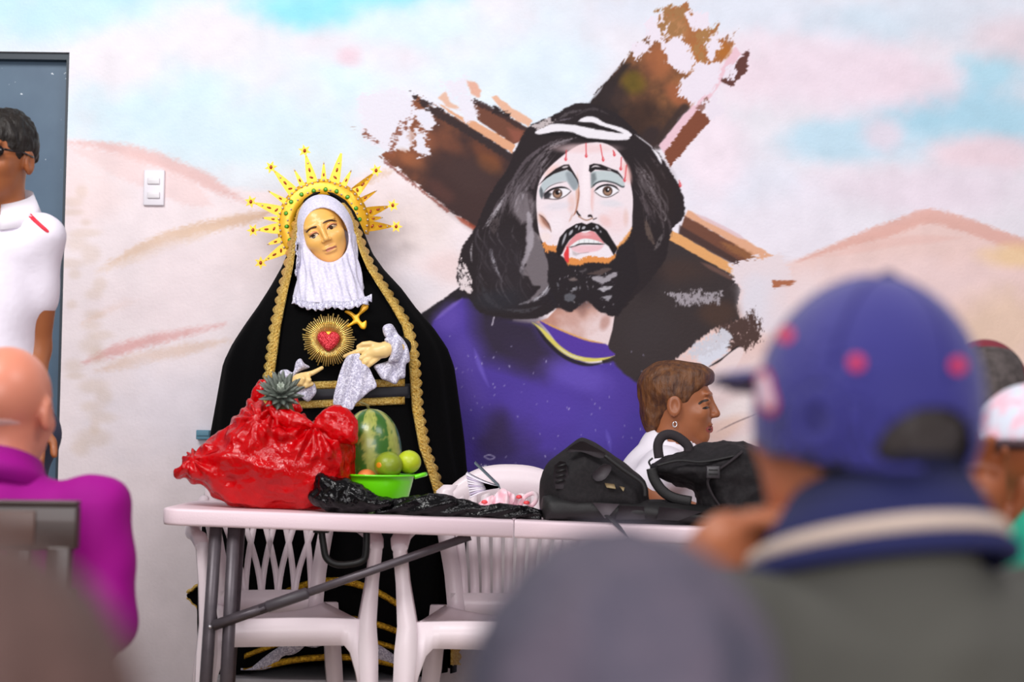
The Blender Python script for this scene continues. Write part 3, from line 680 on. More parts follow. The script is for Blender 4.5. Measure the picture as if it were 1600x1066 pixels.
# blood drops
for x0, y0, x1, y1 in [(885, 235, 884, 251), (915.6, 224, 916, 246), (938, 226, 942.5, 252), (958, 235, 960, 244), (971, 246, 970, 266), (979, 258, 976, 284), (1061, 282, 1063, 292)]:
    stroke([(x0, y0), ((x0 + x1) / 2, (y0 + y1) / 2), (x1, y1)], 1.6, 'd0444c', .95, soft=1)
    stroke([(x1, y1 - 7), (x1, y1 - 2)], 4.2, 'cf3a44', .95, (.8, 0), soft=1.2, sm=0)
    stroke([(x1 + .5, y1 - 4), (x1 + .5, y1 - 2.5)], 1.2, 'eec6c8', .8, sm=0)

# --- wall mesh carrying the paint (non-uniform grid, finer on the figure)
def px_at(x, z): return PX(np.stack([x, np.full_like(x, WALLY), z], -1))
def axis(lo, hi, segs):
    out = []
    for a, b, st in segs:
        n = max(int(round((b - a) / st)), 1)
        out += list(np.linspace(a, b, n, endpoint=False))
    return np.array(out + [segs[-1][1]])
s_ = S(WALLY)
xL, xR = P(CX0 + 20, 500, WALLY)[0], P(CX1 - 20, 500, WALLY)[0]
fx0, fx1 = P(560, 300, WALLY)[0], P(1215, 300, WALLY)[0]
hx0, hx1 = P(830, 300, WALLY)[0], P(1000, 300, WALLY)[0]
zT = P(800, CY0 + 60, WALLY)[2]
DOORX = P(100, 400, WALLY)[0]; DOORZ = P(50, 81, WALLY)[2]
z0_, z1_ = P(800, 775, WALLY)[2], P(800, -10, WALLY)[2]
hz0, hz1 = P(800, 425, WALLY)[2], P(800, 215, WALLY)[2]
gx = axis(0, 0, [(xL, DOORX, 8 * s_), (DOORX, fx0, 4 * s_), (fx0, hx0, 1.5 * s_), (hx0, hx1, 1.0 * s_), (hx1, fx1, 1.5 * s_), (fx1, xR, 4 * s_)])
gz = axis(0, 0, [(STAGE, z0_, 8 * s_), (z0_, hz0, 1.5 * s_), (hz0, hz1, 1.0 * s_), (hz1, DOORZ, 1.5 * s_), (DOORZ, z1_, 1.5 * s_), (z1_, zT, 8 * s_)])
GX, GZ = np.meshgrid(gx, gz, indexing='ij')
pu, pv = px_at(GX.ravel(), GZ.ravel())
def samp(A, u, v):
    u = np.clip(u - CX0, 0, CWd - 1.01); v = np.clip(v - CY0, 0, CHt - 1.01)
    i = u.astype(int); j = v.astype(int); fu = (u - i)[:, None]; fv = (v - j)[:, None]
    return A[j, i] * (1 - fu) * (1 - fv) + A[j, i + 1] * fu * (1 - fv) + A[j + 1, i] * (1 - fu) * fv + A[j + 1, i + 1] * fu * fv
cs = np.clip(samp(CAN, pu, pv), 0, 1)
cs = np.where(cs <= .04045, cs / 12.92, ((cs + .055) / 1.055) ** 2.4)
NX, NZ = len(gx), len(gz)
vi = np.arange(NX * NZ).reshape(NX, NZ)
quads = np.stack([vi[:-1, :-1], vi[1:, :-1], vi[1:, 1:], vi[:-1, 1:]], -1)
cxm = ((GX[:-1, :-1] + GX[1:, 1:]) / 2); czm = ((GZ[:-1, :-1] + GZ[1:, 1:]) / 2)
uu, vv_ = px_at(cxm.ravel(), czm.ravel())
ids = IDM[np.clip(vv_ - CY0, 0, CHt - 1).astype(int), np.clip(uu - CX0, 0, CWd - 1).astype(int)].reshape(cxm.shape)
DX0 = DOORX - 1.0
hole = (cxm < DOORX) & (cxm > DX0) & (czm < DOORZ)
VW = np.stack([GX.ravel(), np.full(GX.size, WALLY), GZ.ravel()], -1)
mwall = mat('painted_plaster', 'ffffff', rough=.62, attr='col', bump=(95, .35, .004), spec=.12)
def wall_part(name, sel, parent=None, **k):
    q = quads[sel]
    u, inv = np.unique(q.ravel(), return_inverse=True)
    return obj(name, VW[u], inv.reshape(-1, 4), mwall, parent, cols=cs[u], smooth=False, **k)
wall = wall_part('wall_back', (ids == 0) & ~hole, kind='structure', label='plaster wall painted with a desert and sky mural')
for i, nm, lb in [(1, 'painted_cross', 'brown wooden cross painted in the mural'), (2, 'painted_robe', 'purple robe painted in the mural'), (3, 'painted_hair', 'long dark hair and beard painted in the mural'), (4, 'painted_face', 'sorrowful bearded face and neck painted in the mural'), (5, 'painted_hand', 'pale raised hand painted in the mural')]:
    if ((ids == i) & ~hole).any(): wall_part(nm, (ids == i) & ~hole, wall, label=lb)
del CAN, xx, yy, IDM, sky

# wall thickness round the doorway, door leaf
mb = MB()
mb.add(*box((DOORX, WALLY + .001, STAGE), (DOORX + .02, WALLY + .16, DOORZ)))
mb.add(*box((DX0 - .02, WALLY + .001, DOORZ), (DOORX + .02, WALLY + .16, DOORZ + .02)))
mb.add(*box((DX0 - .02, WALLY + .001, STAGE), (DX0, WALLY + .16, DOORZ)))
mb.build('door_reveal', mat('reveal_plaster', 'c9c3c6', .8, bump=(60, .4)), wall, smooth=False)
md = mat('blue_door_paint', '3f5870', .45, noise=(7, .3, .75), col2='4d667c', spec=.5)
nt = md.node_tree; b = nt.nodes['Principled BSDF']
tc = nt.nodes.new('ShaderNodeTexCoord'); nz = nt.nodes.new('ShaderNodeTexNoise'); nz.inputs['Scale'].default_value = 60; nz.inputs['Detail'].default_value = 2
nt.links.new(tc.outputs['Object'], nz.inputs['Vector'])
nz2 = nt.nodes.new('ShaderNodeTexNoise'); nz2.inputs['Scale'].default_value = 5
nt.links.new(tc.outputs['Object'], nz2.inputs['Vector'])
ad = nt.nodes.new('ShaderNodeMath'); ad.operation = 'MULTIPLY_ADD'; ad.inputs[1].default_value = .35
nt.links.new(nz2.outputs[0], ad.inputs[0]); nt.links.new(nz.outputs[0], ad.inputs[2])
rp = nt.nodes.new('ShaderNodeValToRGB'); rp.color_ramp.elements[0].position = .93; rp.color_ramp.elements[1].position = .95
nt.links.new(ad.outputs[0], rp.inputs[0])
mx = nt.nodes.new('ShaderNodeMix'); mx.data_type = 'RGBA'; mx.inputs[7].default_value = (*lin('c9d3dc'), 1)
old = b.inputs['Base Color'].links[0].from_socket
nt.links.new(rp.outputs[0], mx.inputs[0]); nt.links.new(old, mx.inputs[6]); nt.links.new(mx.outputs[2], b.inputs['Base Color'])
door = obj('door_1', *box((DX0, WALLY + .05, STAGE + .005), (DOORX, WALLY + .09, DOORZ - .002)), md, kind='structure', label='blue-grey steel door with paint scratches', smooth=False)
obj('door_shade_strip', *box((DX0, WALLY + .012, DOORZ - .022), (DOORX, WALLY + .055, DOORZ - .0005)), mat('dark_blue_shade', '26323e', .5), door, smooth=False)  # dark-coloured strip standing in for the shadow line along the door head
obj('door_shade_strip', *box((DOORX - .012, WALLY + .012, STAGE + .005), (DOORX - .0005, WALLY + .055, DOORZ - .022)), mat('dark_blue_shade', '26323e', .5), door, smooth=False)  # dark colour here imitates the shade beside the reveal

# platform and hall floor: separate ceramic tiles
mt_ = mat('floor_tile', 'b9a896', .35, noise=(9, .3, .7), col2='a89684')
mg_ = mat('floor_grout', '6d655e', .9)
fl = obj('floor', *box((xL, -1.6, -.06), (xR, 3.75, -.004)), mg_, kind='structure', label='lower hall floor of beige ceramic tiles', smooth=False)
st = obj('floor_platform', *box((xL, 3.75, -.06), (xR, WALLY + .2, STAGE - .004)), mg_, kind='structure', label='raised platform floor of beige ceramic tiles', smooth=False)
def tiles(parent, x0, x1, y0, y1, z, sz=.4, gap=.004):
    tv, tf = box((0, 0, 0), (sz - gap, sz - gap, .006))
    first = None
    nx = int((x1 - x0) / sz); ny = int((y1 - y0) / sz)
    for i in range(nx):
        for j in range(ny):
            lo = np.array([x0 + i * sz, y0 + j * sz, z - .006])
            if first is None: first = obj('tile', tv + lo, tf, mt_, parent, smooth=False); base = np.array(first.location) - lo
            else:
                o = first.copy(); COL.objects.link(o); o.location = tuple(base + lo)
tiles(st, -2.0, 2.0, 3.79, 5.6, STAGE)
tiles(fl, -1.6, 1.6, -.4, 3.75, 0)

# switch, wall box
s5 = S(WALLY)
sw = root('light_switch', P(241, 323, WALLY), 'white double light switch plate on the painted wall', 'light switch')
a0 = P(226, 266, WALLY); a1 = P(257, 322, WALLY)
obj('plate', *box((a0[0], WALLY - .012, a1[2]), (a1[0], WALLY, a0[2]), .004), mat('switch_white', 'e6e2ea', .35), sw)
for (x0, y0, x1, y1) in [(232, 279, 251, 289), (232, 301, 251, 311)]:
    b0 = P(x0, y0, WALLY); b1 = P(x1, y1, WALLY)
    obj('rocker', *box((b0[0], WALLY - .018, b1[2]), (b1[0], WALLY - .011, b0[2]), .002), mat('switch_rocker', 'dcd8dd', .3), sw)
b0 = P(309, 672, WALLY); b1 = P(330, 687, WALLY)
wb = root('wall_box', P(318, 687, WALLY), 'small teal box fixed low on the wall beside the black cloak', 'wall box')
obj('box_body', *box((b0[0], WALLY - .03, b1[2]), (b1[0], WALLY, b0[2]), .003), mat('teal_box', '5a8aa0', .5), wb)
obj('lid', *box((b0[0] + .002, WALLY - .034, b1[2] + .012), (b1[0] - .002, WALLY - .029, b0[2] - .002), .001), mat('teal_box', '5a8aa0', .5), wb)
# ------------------------------------------------------------------ statue
def grid_sd(polyw, lo, n, h):
    gx_ = lo[0] + h * np.arange(n[0]); gz_ = lo[2] + h * np.arange(n[2])
    X, Z = np.meshgrid(gx_, gz_, indexing='ij')
    return poly_sd(X.astype(np.float32), Z.astype(np.float32), polyw)
def inflate(pxpoly, Y, D, w, h, sm=4, thick=None):
    """pillow-shaped solid: outline seen at depth Y, half depth D, rim rounding w"""
    q = np.asarray(pxpoly, float)
    if sm: q = spline(q, sm, True)
    pw = np.array([P(a, b, Y) for a, b in q])[:, [0, 2]]
    lo = np.array([pw[:, 0].min() - 3 * h, Y - D - 3 * h, pw[:, 1].min() - 3 * h])
    hi = np.array([pw[:, 0].max() + 3 * h, Y + D + 3 * h, pw[:, 1].max() + 3 * h])
    n = np.maximum(np.ceil((hi - lo) / h).astype(int) + 1, 3)
    sd = grid_sd(pw, lo, n, h)
    def fn(p):
        i = np.clip(np.round((p[:, 0] - lo[0]) / h).astype(int), 0, n[0] - 1); k = np.clip(np.round((p[:, 2] - lo[2]) / h).astype(int), 0, n[2] - 1)
        d = -sd[i, k]
        return (np.sqrt(np.maximum(0, 1 - d / w) ** 2 + ((p[:, 1] - Y) / D) ** 2) - 1) * min(w, D)
    return nets(fn, lo, hi, h)
def conform(fn, pxpoly, y0, y1, off=.0012, sm=4, rings=4):
    """skin patch that lies on a modelled surface, a little proud of it"""
    q = np.asarray(pxpoly, float)
    if sm: q = spline(q, sm, True)
    c = q.mean(0); n = len(q); v = []
    for r in range(rings + 1):
        t = r / rings
        for a in q if r else [c]:
            p = c + (a - c) * t
            w = march(fn, p[0], p[1], y0, y1)
            v.append(w - ray(p[0], p[1]) * (off * (1.0 if r < rings else .1)))
    f = [(0, 1 + (k + 1) % n, 1 + k) for k in range(n)]
    for r in range(rings - 1):
        f += [(1 + r * n + k, 1 + r * n + (k + 1) % n, 1 + (r + 1) * n + (k + 1) % n, 1 + (r + 1) * n + k) for k in range(n)]
    return np.array(v), f
def rotm(yaw=0, pitch=0, roll=0):
    """head frame: x right, -y towards the viewer, z up (degrees)"""
    return np.array(Matrix.Rotation(math.radians(roll), 3, 'Y') @ Matrix.Rotation(math.radians(yaw), 3, 'Z') @ Matrix.Rotation(math.radians(pitch), 3, 'X'))
def head_sdf(c, R, s=1.0, neck=True, fem=False, mouth_open=0, xs=1.0):
    nr = .72 if fem else 1.0
    def fn(p):
        q = ((p - c) @ R) / s
        q[:, 0] /= xs
        qa = q.copy(); qa[:, 0] = np.abs(qa[:, 0])
        d = sun(.03, ell(q, (0, .014, .032), (.076, .096, .086)), ell(q, (0, -.026, -.036), (.06, .064, .078)))
        d = smin(d, ell(q, (0, -.062, -.094), (.024, .022, .02)), .025)
        d = smin(d, ell(qa, (.036, -.06, -.024), (.024, .024, .022)), .02)
        d = smin(d, ell(qa, (.024, -.08 + (.006 if fem else 0), .03), (.026, .012, .008)), .016)
        d = smax(d, -ell(qa, (.03, -.1, .01), (.019, .017 - (.003 if fem else 0), .013)), .014)
        d = smin(d, ell(qa, (.031, -.077, .009), (.0145, .0125, .0105)), .004)
        d = smin(d, cone(q, (0, -.085, .018), (0, -.104, -.026), .0075 * nr, .0115 * nr), .012)
        d = smin(d, ell(qa, (.011, -.096, -.031), (.008 * nr, .009 * nr, .007 * nr)), .007)
        d = smin(d, ell(q, (0, -.087, -.0585), (.022, .009, .0055)), .006)
        d = smin(d, ell(q, (0, -.085, -.071), (.019, .0095, .0065)), .006)
        if mouth_open: d = smax(d, -ell(q, (0, -.094, -.066), (.017, .016, .0045 + mouth_open)), .004)
        else: d = smax(d, -ell(q, (0, -.097, -.0645), (.02, .006, .0012)), .003)
        ear = smax(ell(qa, (.077, .012, -.006), (.011, .021, .032)), -ell(qa, (.088, .008, -.004), (.008, .012, .02)), .006)
        d = smin(d, ear, .006)
        if neck: d = smin(d, cone(q, (0, .022, -.06), (0, .04, -.19), .05 if fem else .055, .054 if fem else .062), .02)
        return d * s
    return fn

YS = 5.345
ROWS = np.array([  # py, xl, xr, front-left edge, front-right edge, half depth
    (302, 490, 522, 500, 512, .035), (312, 476, 540, 484, 528, .075), (330, 466, 554, 471, 542, .11), (360, 457, 568, 465, 553, .125), (395, 451, 582, 460, 564, .13), (420, 440, 600, 456, 575, .135),
    (450, 423, 628, 449, 594, .145), (480, 404, 650, 443, 613, .155), (510, 383, 676, 437, 630, .165), (540, 364, 696, 433, 637, .175), (570, 350, 706, 429, 641, .18),
    (640, 339, 713, 421, 646, .19), (700, 331, 718, 413, 657, .2), (740, 328, 722, 406, 671, .205), (770, 326, 724, 399, 680, .21), (850, 320, 722, 377, 698, .22), (950, 313, 716, 362, 706, .23), (1046, 312, 712, 352, 705, .235)], float)
def row(py): return [np.interp(py, ROWS[:, 0], ROWS[:, k]) for k in range(1, 6)]
def cloak_geom(py):
    xl, xr, tl, tr, b = row(py)
    wl, wr = P(xl, py, YS), P(xr, py, YS); c = (wl[0] + wr[0]) / 2; a = (wr[0] - wl[0]) / 2
    z = P((xl + xr) / 2, py, YS)[2]
    return c, a, b, z, tl, tr
def surf_pt(px, py, k=1.0, off=0.0):
    """front surface of the draped figure under a photo pixel"""
    c, a, b, z, _, _ = cloak_geom(py); y = YS - b
    for _ in range(6):
        w = P(px, py, y); t = np.clip((w[0] - c) / (a * k), -.999, .999)
        y = YS - b * k * math.sqrt(1 - t * t) - off
    return P(px, py, y)
ZB = P(510, 1046, YS)[2]
statue = root('madonna_statue', (P(512, 1046, YS)[0], YS, ZB), 'life-size robed statue in a black velvet cloak with a golden ray crown', 'statue')
m_velvet = mat('black_velvet', '040405', .9, sheen=.015, spec=.06, bump=(180, .12))
m_dress = mat('black_dress', '040405', .85, sheen=.01, spec=.08, bump=(120, .15))
def gold(name, c1, c2, sc, bs):
    return mat(name, c1, .32, .75, noise=(sc, .35, .65), col2=c2, bump=(sc * 1.4, bs, .006), spec=.6)
m_lace_gold = gold('gold_lace', 'cf9a2a', 'fbe08a', 210, .9)
m_foil = mat('gold_foil', 'fbbf26', .35, .3, noise=(14, .35, .7), col2='eeaa1c', bump=(30, .12), spec=.6)
m_white = mat('white_cloth', 'e4e0f2', .8, noise=(160, .4, .62), col2='d3cfe6', bump=(150, .5, .004), sheen=.2)
m_lace = mat('white_lace', 'e8e6f4', .8, noise=(190, .42, .55), col2='b9b6cc', bump=(190, .8, .004))
# cloak
prs = np.concatenate([np.linspace(302, 420, 22), np.linspace(428, 1046, 60)])
rings = []
NF = 90
for py in prs:
    c, a, b, z, tl, tr = cloak_geom(py)
    pL, pR = surf_pt(tl, py), surf_pt(tr, py)
    fL = math.acos(np.clip((pL[0] - c) / a, -1, 1)); fR = math.acos(np.clip((pR[0] - c) / a, -1, 1))
    ph = np.linspace(fL, 2 * math.pi + fR, NF)
    low = np.clip((py - 430) / 260, 0, 1) * .03
    rr = 1 + low * (np.sin(9 * ph + 1.3) + .6 * np.sin(17 * ph + py / 90)) * np.clip(np.minimum(ph - fL, 2 * math.pi + fR - ph) / .5, 0, 1)
    rings.append(np.stack([c + a * rr * np.cos(ph), YS - b * rr * np.sin(ph), np.full(NF, z)], -1))
v, f = loft(rings, closed=False)
cl = obj('mantle', v, f, m_velvet, statue)
md_ = cl.modifiers.new('thickness', 'SOLIDIFY'); md_.thickness = .004; md_.offset = -1
# dress
rings = []
for py in np.linspace(425, 1046, 50):
    c, a, b, z, _, _ = cloak_geom(py)
    k = .955 if py > 470 else .7 + .255 * (py - 425) / 45
    ph = np.linspace(0, 2 * math.pi, 97)[:-1]
    low = np.clip((py - 640) / 200, 0, 1) * .022
    rr = k * (1 + low * np.sin(14 * ph))
    zz = np.full(96, z)
    if py > 1000: zz = z + (py - 1000) / 46 * .06 * np.exp(-((ph - math.pi / 2) / .5) ** 2)
    rings.append(np.stack([c + a * .97 * rr * np.cos(ph), YS - b * rr * np.sin(ph), zz], -1))
dress = obj('dress', *loft(rings), m_dress, statue)
# scalloped gold lace along both front edges of the mantle
def trim(side, py0, py1, name='gold_trim'):
    ps = np.arange(py0, py1, 1.2); v = []; s_acc = 0
    for i, py in enumerate(ps):
        _, _, tl, tr, _ = row(py); e = tl if side < 0 else tr
        e2 = row(py + 1.2)[2 if side < 0 else 3]
        s_acc += math.hypot(1.2, e2 - e)
        wd = np.interp(py, [305, 340, 420, 520], [3, 5, 9, 11])
        sc = wd + (5 * abs(math.sin(s_acc * math.pi / 15)) if wd > 5 else 1.5 * abs(math.sin(s_acc)))
        for t, o in ((-1.5, .002), (1, .007), (wd * .45, .009), (wd * .8, .006), (sc, .004)):
            v.append(surf_pt(e + side * t, py, off=o + .0035))
    n = 5; f = [(i * n + k, i * n + k + 1, (i + 1) * n + k + 1, (i + 1) * n + k) for i in range(len(ps) - 1) for k in range(n - 1)]
    if side < 0: f = [q[::-1] for q in f]
    o = obj(name, np.array(v), f, m_lace_gold, statue)
    m = o.modifiers.new('thickness', 'SOLIDIFY'); m.thickness = .003
    # braid cord inside the lace
    mb = MB()
    for ph0 in (0, math.pi):
        pth = []
        for i, py in enumerate(np.arange(py0, py1, 1.5)):
            e = row(py)[2 if side < 0 else 3]; wd = np.interp(py, [305, 340, 420, 520], [3, 5, 9, 11])
            pth.append(surf_pt(e + side * (wd * .42 + wd * .28 * math.sin(i * .75 + ph0)), py, off=.013 + .002 * math.cos(i * .75 + ph0)))
        mb.add(*tube(pth, .0028, 5))
    mb.build('braid', m_lace_gold, o)
trim(-1, 318, 1040); trim(1, 318, 1040)
# loose mantle corner at the hem
fv, ff = inflate([(338, 893), (316, 908), (291, 930), (306, 948), (330, 972), (340, 940)], 5.315, .012, .01, .004, sm=2)
mc = obj('mantle_corner', fv, ff, m_velvet, statue)
for pts in ([(336, 902), (314, 912), (293, 926)], [(292, 934), (308, 950), (328, 972)]):
    q = spline(pts, 8); obj('gold_trim', *tube([P(a, b + 1.2 * math.sin(i * 1.6), 5.297) for i, (a, b) in enumerate(q)], .011 if pts[0][0] == 336 else .005, 7, flat=.5), m_lace_gold, mc)
# belt and skirt braids lying on the dress
def band(name, p0, p1, arch, hpx, m, par, scal=0, off=.006, xs=None, seed=0):
    """strip over the dress front: centre line from p0 to p1 (photo px), arch px up in the middle"""
    n = 46; v = []
    for i in range(n + 1):
        t = i / n; x = p0[0] + (p1[0] - p0[0]) * t; y = p0[1] + (p1[1] - p0[1]) * t - arch * (1 - (2 * t - 1) ** 2)
        lo = y + hpx / 2 + (scal * abs(math.sin(t * n * .55)) if scal else 0)
        for yy_ in (y - hpx / 2, y - hpx / 6, y + hpx / 6, lo):
            v.append(surf_pt(x, min(yy_, 1046), .955, off + (.003 if abs(yy_ - y) < hpx / 5 else 0)))
    f = [(i * 4 + k, i * 4 + k + 1, (i + 1) * 4 + k + 1, (i + 1) * 4 + k) for i in range(n) for k in range(3)]
    o = obj(name, np.array(v), [q[::-1] for q in f], m, par)
    s = o.modifiers.new('thickness', 'SOLIDIFY'); s.thickness = .003; return o
sash = band('sash', (438, 616), (640, 611), 0, 22, mat('navy_sash', '12131f', .6, sheen=.2), statue, off=.003)
band('gold_braid', (438, 604), (632, 598), 0, 11, m_lace_gold, statue); band('gold_braid', (436, 634), (632, 626), 0, 11, m_lace_gold, statue)
m_braid = gold('gold_braid_skirt', 'a87a1e', 'e8b830', 120, .9)
for (a, b, ar, hp) in [((395, 962), (628, 950), 48, 10), ((385, 1003), (640, 996), 34, 9), ((382, 1026), (642, 1022), 28, 7), ((380, 1052), (644, 1046), 22, 9)]:
    band('gold_braid', a, b, ar, hp, m_braid, statue)
band('lace_hem', (376, 1070), (648, 1060), 70, 16, m_lace, statue, scal=7, off=.008)
# veil, head
FC = P(503, 361.5, 5.25); FR = rotm(5, 10, -24)
hs = head_sdf(FC, FR, .88, neck=True, fem=True, xs=1.12)
HC = P(510.5, 364, 5.25); HR = rotm(yaw=0, pitch=6, roll=-19)
def opening(p):
    q = ((p - HC) @ HR)
    d2 = (np.sqrt((q[:, 0] / .064) ** 2 + ((q[:, 2] + .008) / .083) ** 2) - 1) * .06
    return np.maximum(d2, q[:, 1] - .03)
def face_cut(p):
    q = ((p - HC) @ HR)
    return (np.sqrt((q[:, 0] / .068) ** 2 + ((q[:, 2] + .008) / .087) ** 2) - 1) * .06
CH = P(517, 476, 5.205); NK = P(511, 375, 5.26)
def veil(p):
    q = ((p - HC) @ HR)
    d = ell(q, (0, .012, .012), (.0845, .1, .108))
    qq = p - CH; t = np.clip((p[:, 2] - CH[2]) / (NK[2] - CH[2]), 0, 1.1)
    rx = .116 - .03 * np.sqrt(t); ry = .085 - .015 * t
    cy = CH[1] + (NK[1] - CH[1]) * t; cx = CH[0] + (NK[0] - CH[0]) * t
    tr = (np.sqrt(((p[:, 0] - cx) / rx) ** 2 + ((p[:, 1] - cy) / ry) ** 2) - 1) * .07
    ang = np.arctan2(p[:, 1] - cy, p[:, 0] - cx)
    tr = tr + .0022 * np.sin(ang * 22 + p[:, 2] * 30) + .003 * np.sin(ang * 9 + p[:, 2] * 55)
    tr = np.maximum(tr, np.maximum(CH[2] - p[:, 2], p[:, 2] - NK[2] - .012))
    d = smin(d, tr, .02)
    return smax(d, -opening(p), .006)
v, f = nets(veil, P(440, 500, 5.175) - (0, .13, 0), P(600, 285, 5.375) + (0, .05, 0), .0036)
vl = obj('veil', v, f, m_white, statue)
# ruffled lower edge of the bib
def ruffle(pts, Y0, hpx, amp, wav, name, m, par, scal=4):
    q = spline(pts, 14); n = len(q); v = []
    for i, (a, b) in enumerate(q):
        for k in range(5):
            t = k / 4
            y = Y0 - amp * math.sin(i * wav) * (.25 + t) - .012 * t
            v.append(P(a + 1.5 * math.sin(i * wav * .7) * t, b + t * (hpx + scal * abs(math.sin(i * wav * .5))), y))
    f = [(i * 5 + k, i * 5 + k + 1, (i + 1) * 5 + k + 1, (i + 1) * 5 + k) for i in range(n - 1) for k in range(4)]
    o = obj(name, np.array(v), [z[::-1] for z in f], m, par); s = o.modifiers.new('thickness', 'SOLIDIFY'); s.thickness = .002; return o
ruffle([(458, 462), (475, 470), (496, 474), (515, 470), (535, 472), (560, 468), (581, 460)], 5.115, 9, .008, .85, 'lace_edge', m_lace, vl)
ruffle([(464, 372), (462, 385), (466, 398), (464, 412), (461, 424)], 5.205, 6, .006, 1.2, 'lace_edge', m_lace, vl, scal=2)
m_face = mat('statue_skin', 'eeb95c', .38, noise=(9, .3, .7), col2='ecb064', spec=.5, coat=.15)
v, f = nets(lambda p: np.maximum(smax(hs(p), face_cut(p), .004), -(p[:, 2] - CH[2] - .02)), P(455, 470, 5.175) - (0, .12, 0), P(570, 300, 5.375) + (0, .05, 0), .0028)
hd = obj('head', v, f, m_face, statue)
m_eyew = mat('eye_white', 'd8c4a4', .35); m_iris = mat('eye_brown', '3a2418', .15); m_brow = mat('painted_brow', '4a2e1c', .6); m_lip = mat('painted_lip', 'd28a6c', .4); m_lid = mat('painted_lid', 'dd9060', .5)
Y0_, Y1_ = 5., 5.375
cf = lambda nm, pts, m, off=.0014, **k: obj(nm, *conform(hs, pts, Y0_, Y1_, off), m, hd, **k)
cf('eyelid', [(483, 369), (487, 363), (494, 361), (498, 366), (491, 371)], m_lid, .0008); cf('eyelid', [(510, 356), (514, 350), (521, 347), (527, 350), (519, 355)], m_lid, .0008)
cf('eye', [(484.5, 371.5), (488, 367), (494, 364.5), (497, 366.5), (493.5, 371), (488, 373)], m_eyew, .0016)
cf('eye', [(511.5, 358.5), (515, 353.5), (521, 351), (526, 352.5), (521, 357), (515, 359)], m_eyew, .0016)
for cx_, cy_ in ((489.6, 369.4), (517.2, 355.4)):
    cf('iris', [(cx_ + 3.9 * math.cos(t), cy_ + 3.3 * math.sin(t)) for t in np.linspace(0, 6.28, 11)[:-1]], m_iris, .0024)
cf('eyebrow', [(478.5, 362), (483, 357), (489, 354), (494.5, 353.5), (494, 356), (487, 357), (482, 360.5), (479, 364)], m_brow, .0016)
cf('eyebrow', [(503.5, 349.5), (507, 346), (513, 343.5), (520, 343), (527, 346), (520, 345.3), (513, 345.8), (507, 348.5)], m_brow, .0016)
for p_ in ([(484, 371), (488, 366.4), (494, 363.8), (498, 366)], [(511, 358), (515, 352.8), (521, 350), (526.5, 352)]):
    obj('eyelash', *tube([march(hs, a, b, Y0_, Y1_) - ray(a, b) * .0022 for a, b in spline(p_, 5)], .0011, 5), m_brow, hd)
cf('lips', [(508.5, 392), (512, 387.5), (516, 386), (519, 385.5), (523, 384), (526.5, 385.5), (521, 389), (515, 392.5), (511, 394)], m_lip, .0012)
obj('lip_line', *tube([march(hs, a, b, Y0_, Y1_) - ray(a, b) * .0012 for a, b in spline([(508.5, 392), (515, 389.5), (521, 387.5), (526, 385.8)], 5)], .0009, 5), mat('lip_dark', '9a5440', .5), hd)

# crown of rays
HX, HY = 505, 352
def hp(r, ang, dy=0.0):
    px = HX + r * math.cos(math.radians(ang)); py = HY - r * math.sin(math.radians(ang))
    bend = max(0, px - 548) / 60
    return P(px, py, 5.39 + .09 * bend ** 1.5 + dy)
def sheet(pts_f, th=.003):
    """two-sided plate from an ordered outline of world points"""
    pts_f = np.asarray(pts_f); n = len(pts_f); bk = pts_f + np.array([0, th, 0])
    c0 = pts_f.mean(0); c1 = bk.mean(0)
    v = np.concatenate([pts_f, bk, [c0], [c1]])
    f = [(2 * n, (i + 1) % n, i) for i in range(n)] + [(2 * n + 1, n + i, n + (i + 1) % n) for i in range(n)] + [(i, (i + 1) % n, n + (i + 1) % n, n + i) for i in range(n)]
    return v, f
angs = np.linspace(-12, 214, 76); v = []
for a in angs:
    for r, d in ((45, .006), (50, 0), (58, -.004), (66, 0), (72, .004)): v.append(hp(r, a, d))
f = [(i * 5 + k, i * 5 + k + 1, (i + 1) * 5 + k + 1, (i + 1) * 5 + k) for i in range(75) for k in range(4)]
halo = obj('crown_band', np.array(v), f, m_foil, statue, label='golden arched crown band set with green stones')
s = halo.modifiers.new('thickness', 'SOLIDIFY'); s.thickness = .004; s.offset = 0
m_green = mat('green_gem', '4fa52a', .12, coat=.5); m_red = mat('red_gem', 'a8321a', .15, coat=.5); m_pearl = mat('crystal_gem', 'd8c8b4', .12, .3)
def gem(name, c, rx, rz, m, par, ang=0, d=.004, n=12):
    c = np.asarray(c); v = [c - (0, d, 0)]
    ca, sa = math.cos(math.radians(ang)), math.sin(math.radians(ang))
    for ri, dd in ((.6, d * .8), (1, 0)):
        for k in range(n):
            t = 2 * math.pi * k / n; x = rx * ri * math.cos(t); z = rz * ri * math.sin(t)
            v.append(c + (x * ca - z * sa, -dd, x * sa + z * ca))
    f = [(0, 1 + (k + 1) % n, 1 + k) for k in range(n)] + [(1 + k, 1 + (k + 1) % n, 1 + n + (k + 1) % n, 1 + n + k) for k in range(n)] + [tuple(1 + n + k for k in range(n))]
    return obj(name, np.array(v), f, m, par)
px1 = S(5.375)
for k, (gx_, gy_) in enumerate([(453, 375), (448, 354), (447, 333.5), (455, 315.6), (471, 304), (490, 298), (508.7, 296), (526, 299), (543, 308), (556, 325.6), (561.5, 343)]):
    a = math.degrees(math.atan2(HY - gy_, gx_ - HX)); r = math.hypot(gx_ - HX, gy_ - HY)
    gem('green_stone', hp(r, a, -.005), 3.9 * px1, 3.9 * px1, m_green, halo)
    gem('crystal', hp(56, a + 10, -.005), 1.8 * px1, 1.8 * px1, m_pearl, halo, n=8)
for a in np.arange(-8, 212, 7.5):
    gem('crystal', hp(69 + 1.5 * math.sin(a), a, -.004), 2.1 * px1, 2.1 * px1, m_pearl, halo, n=8)
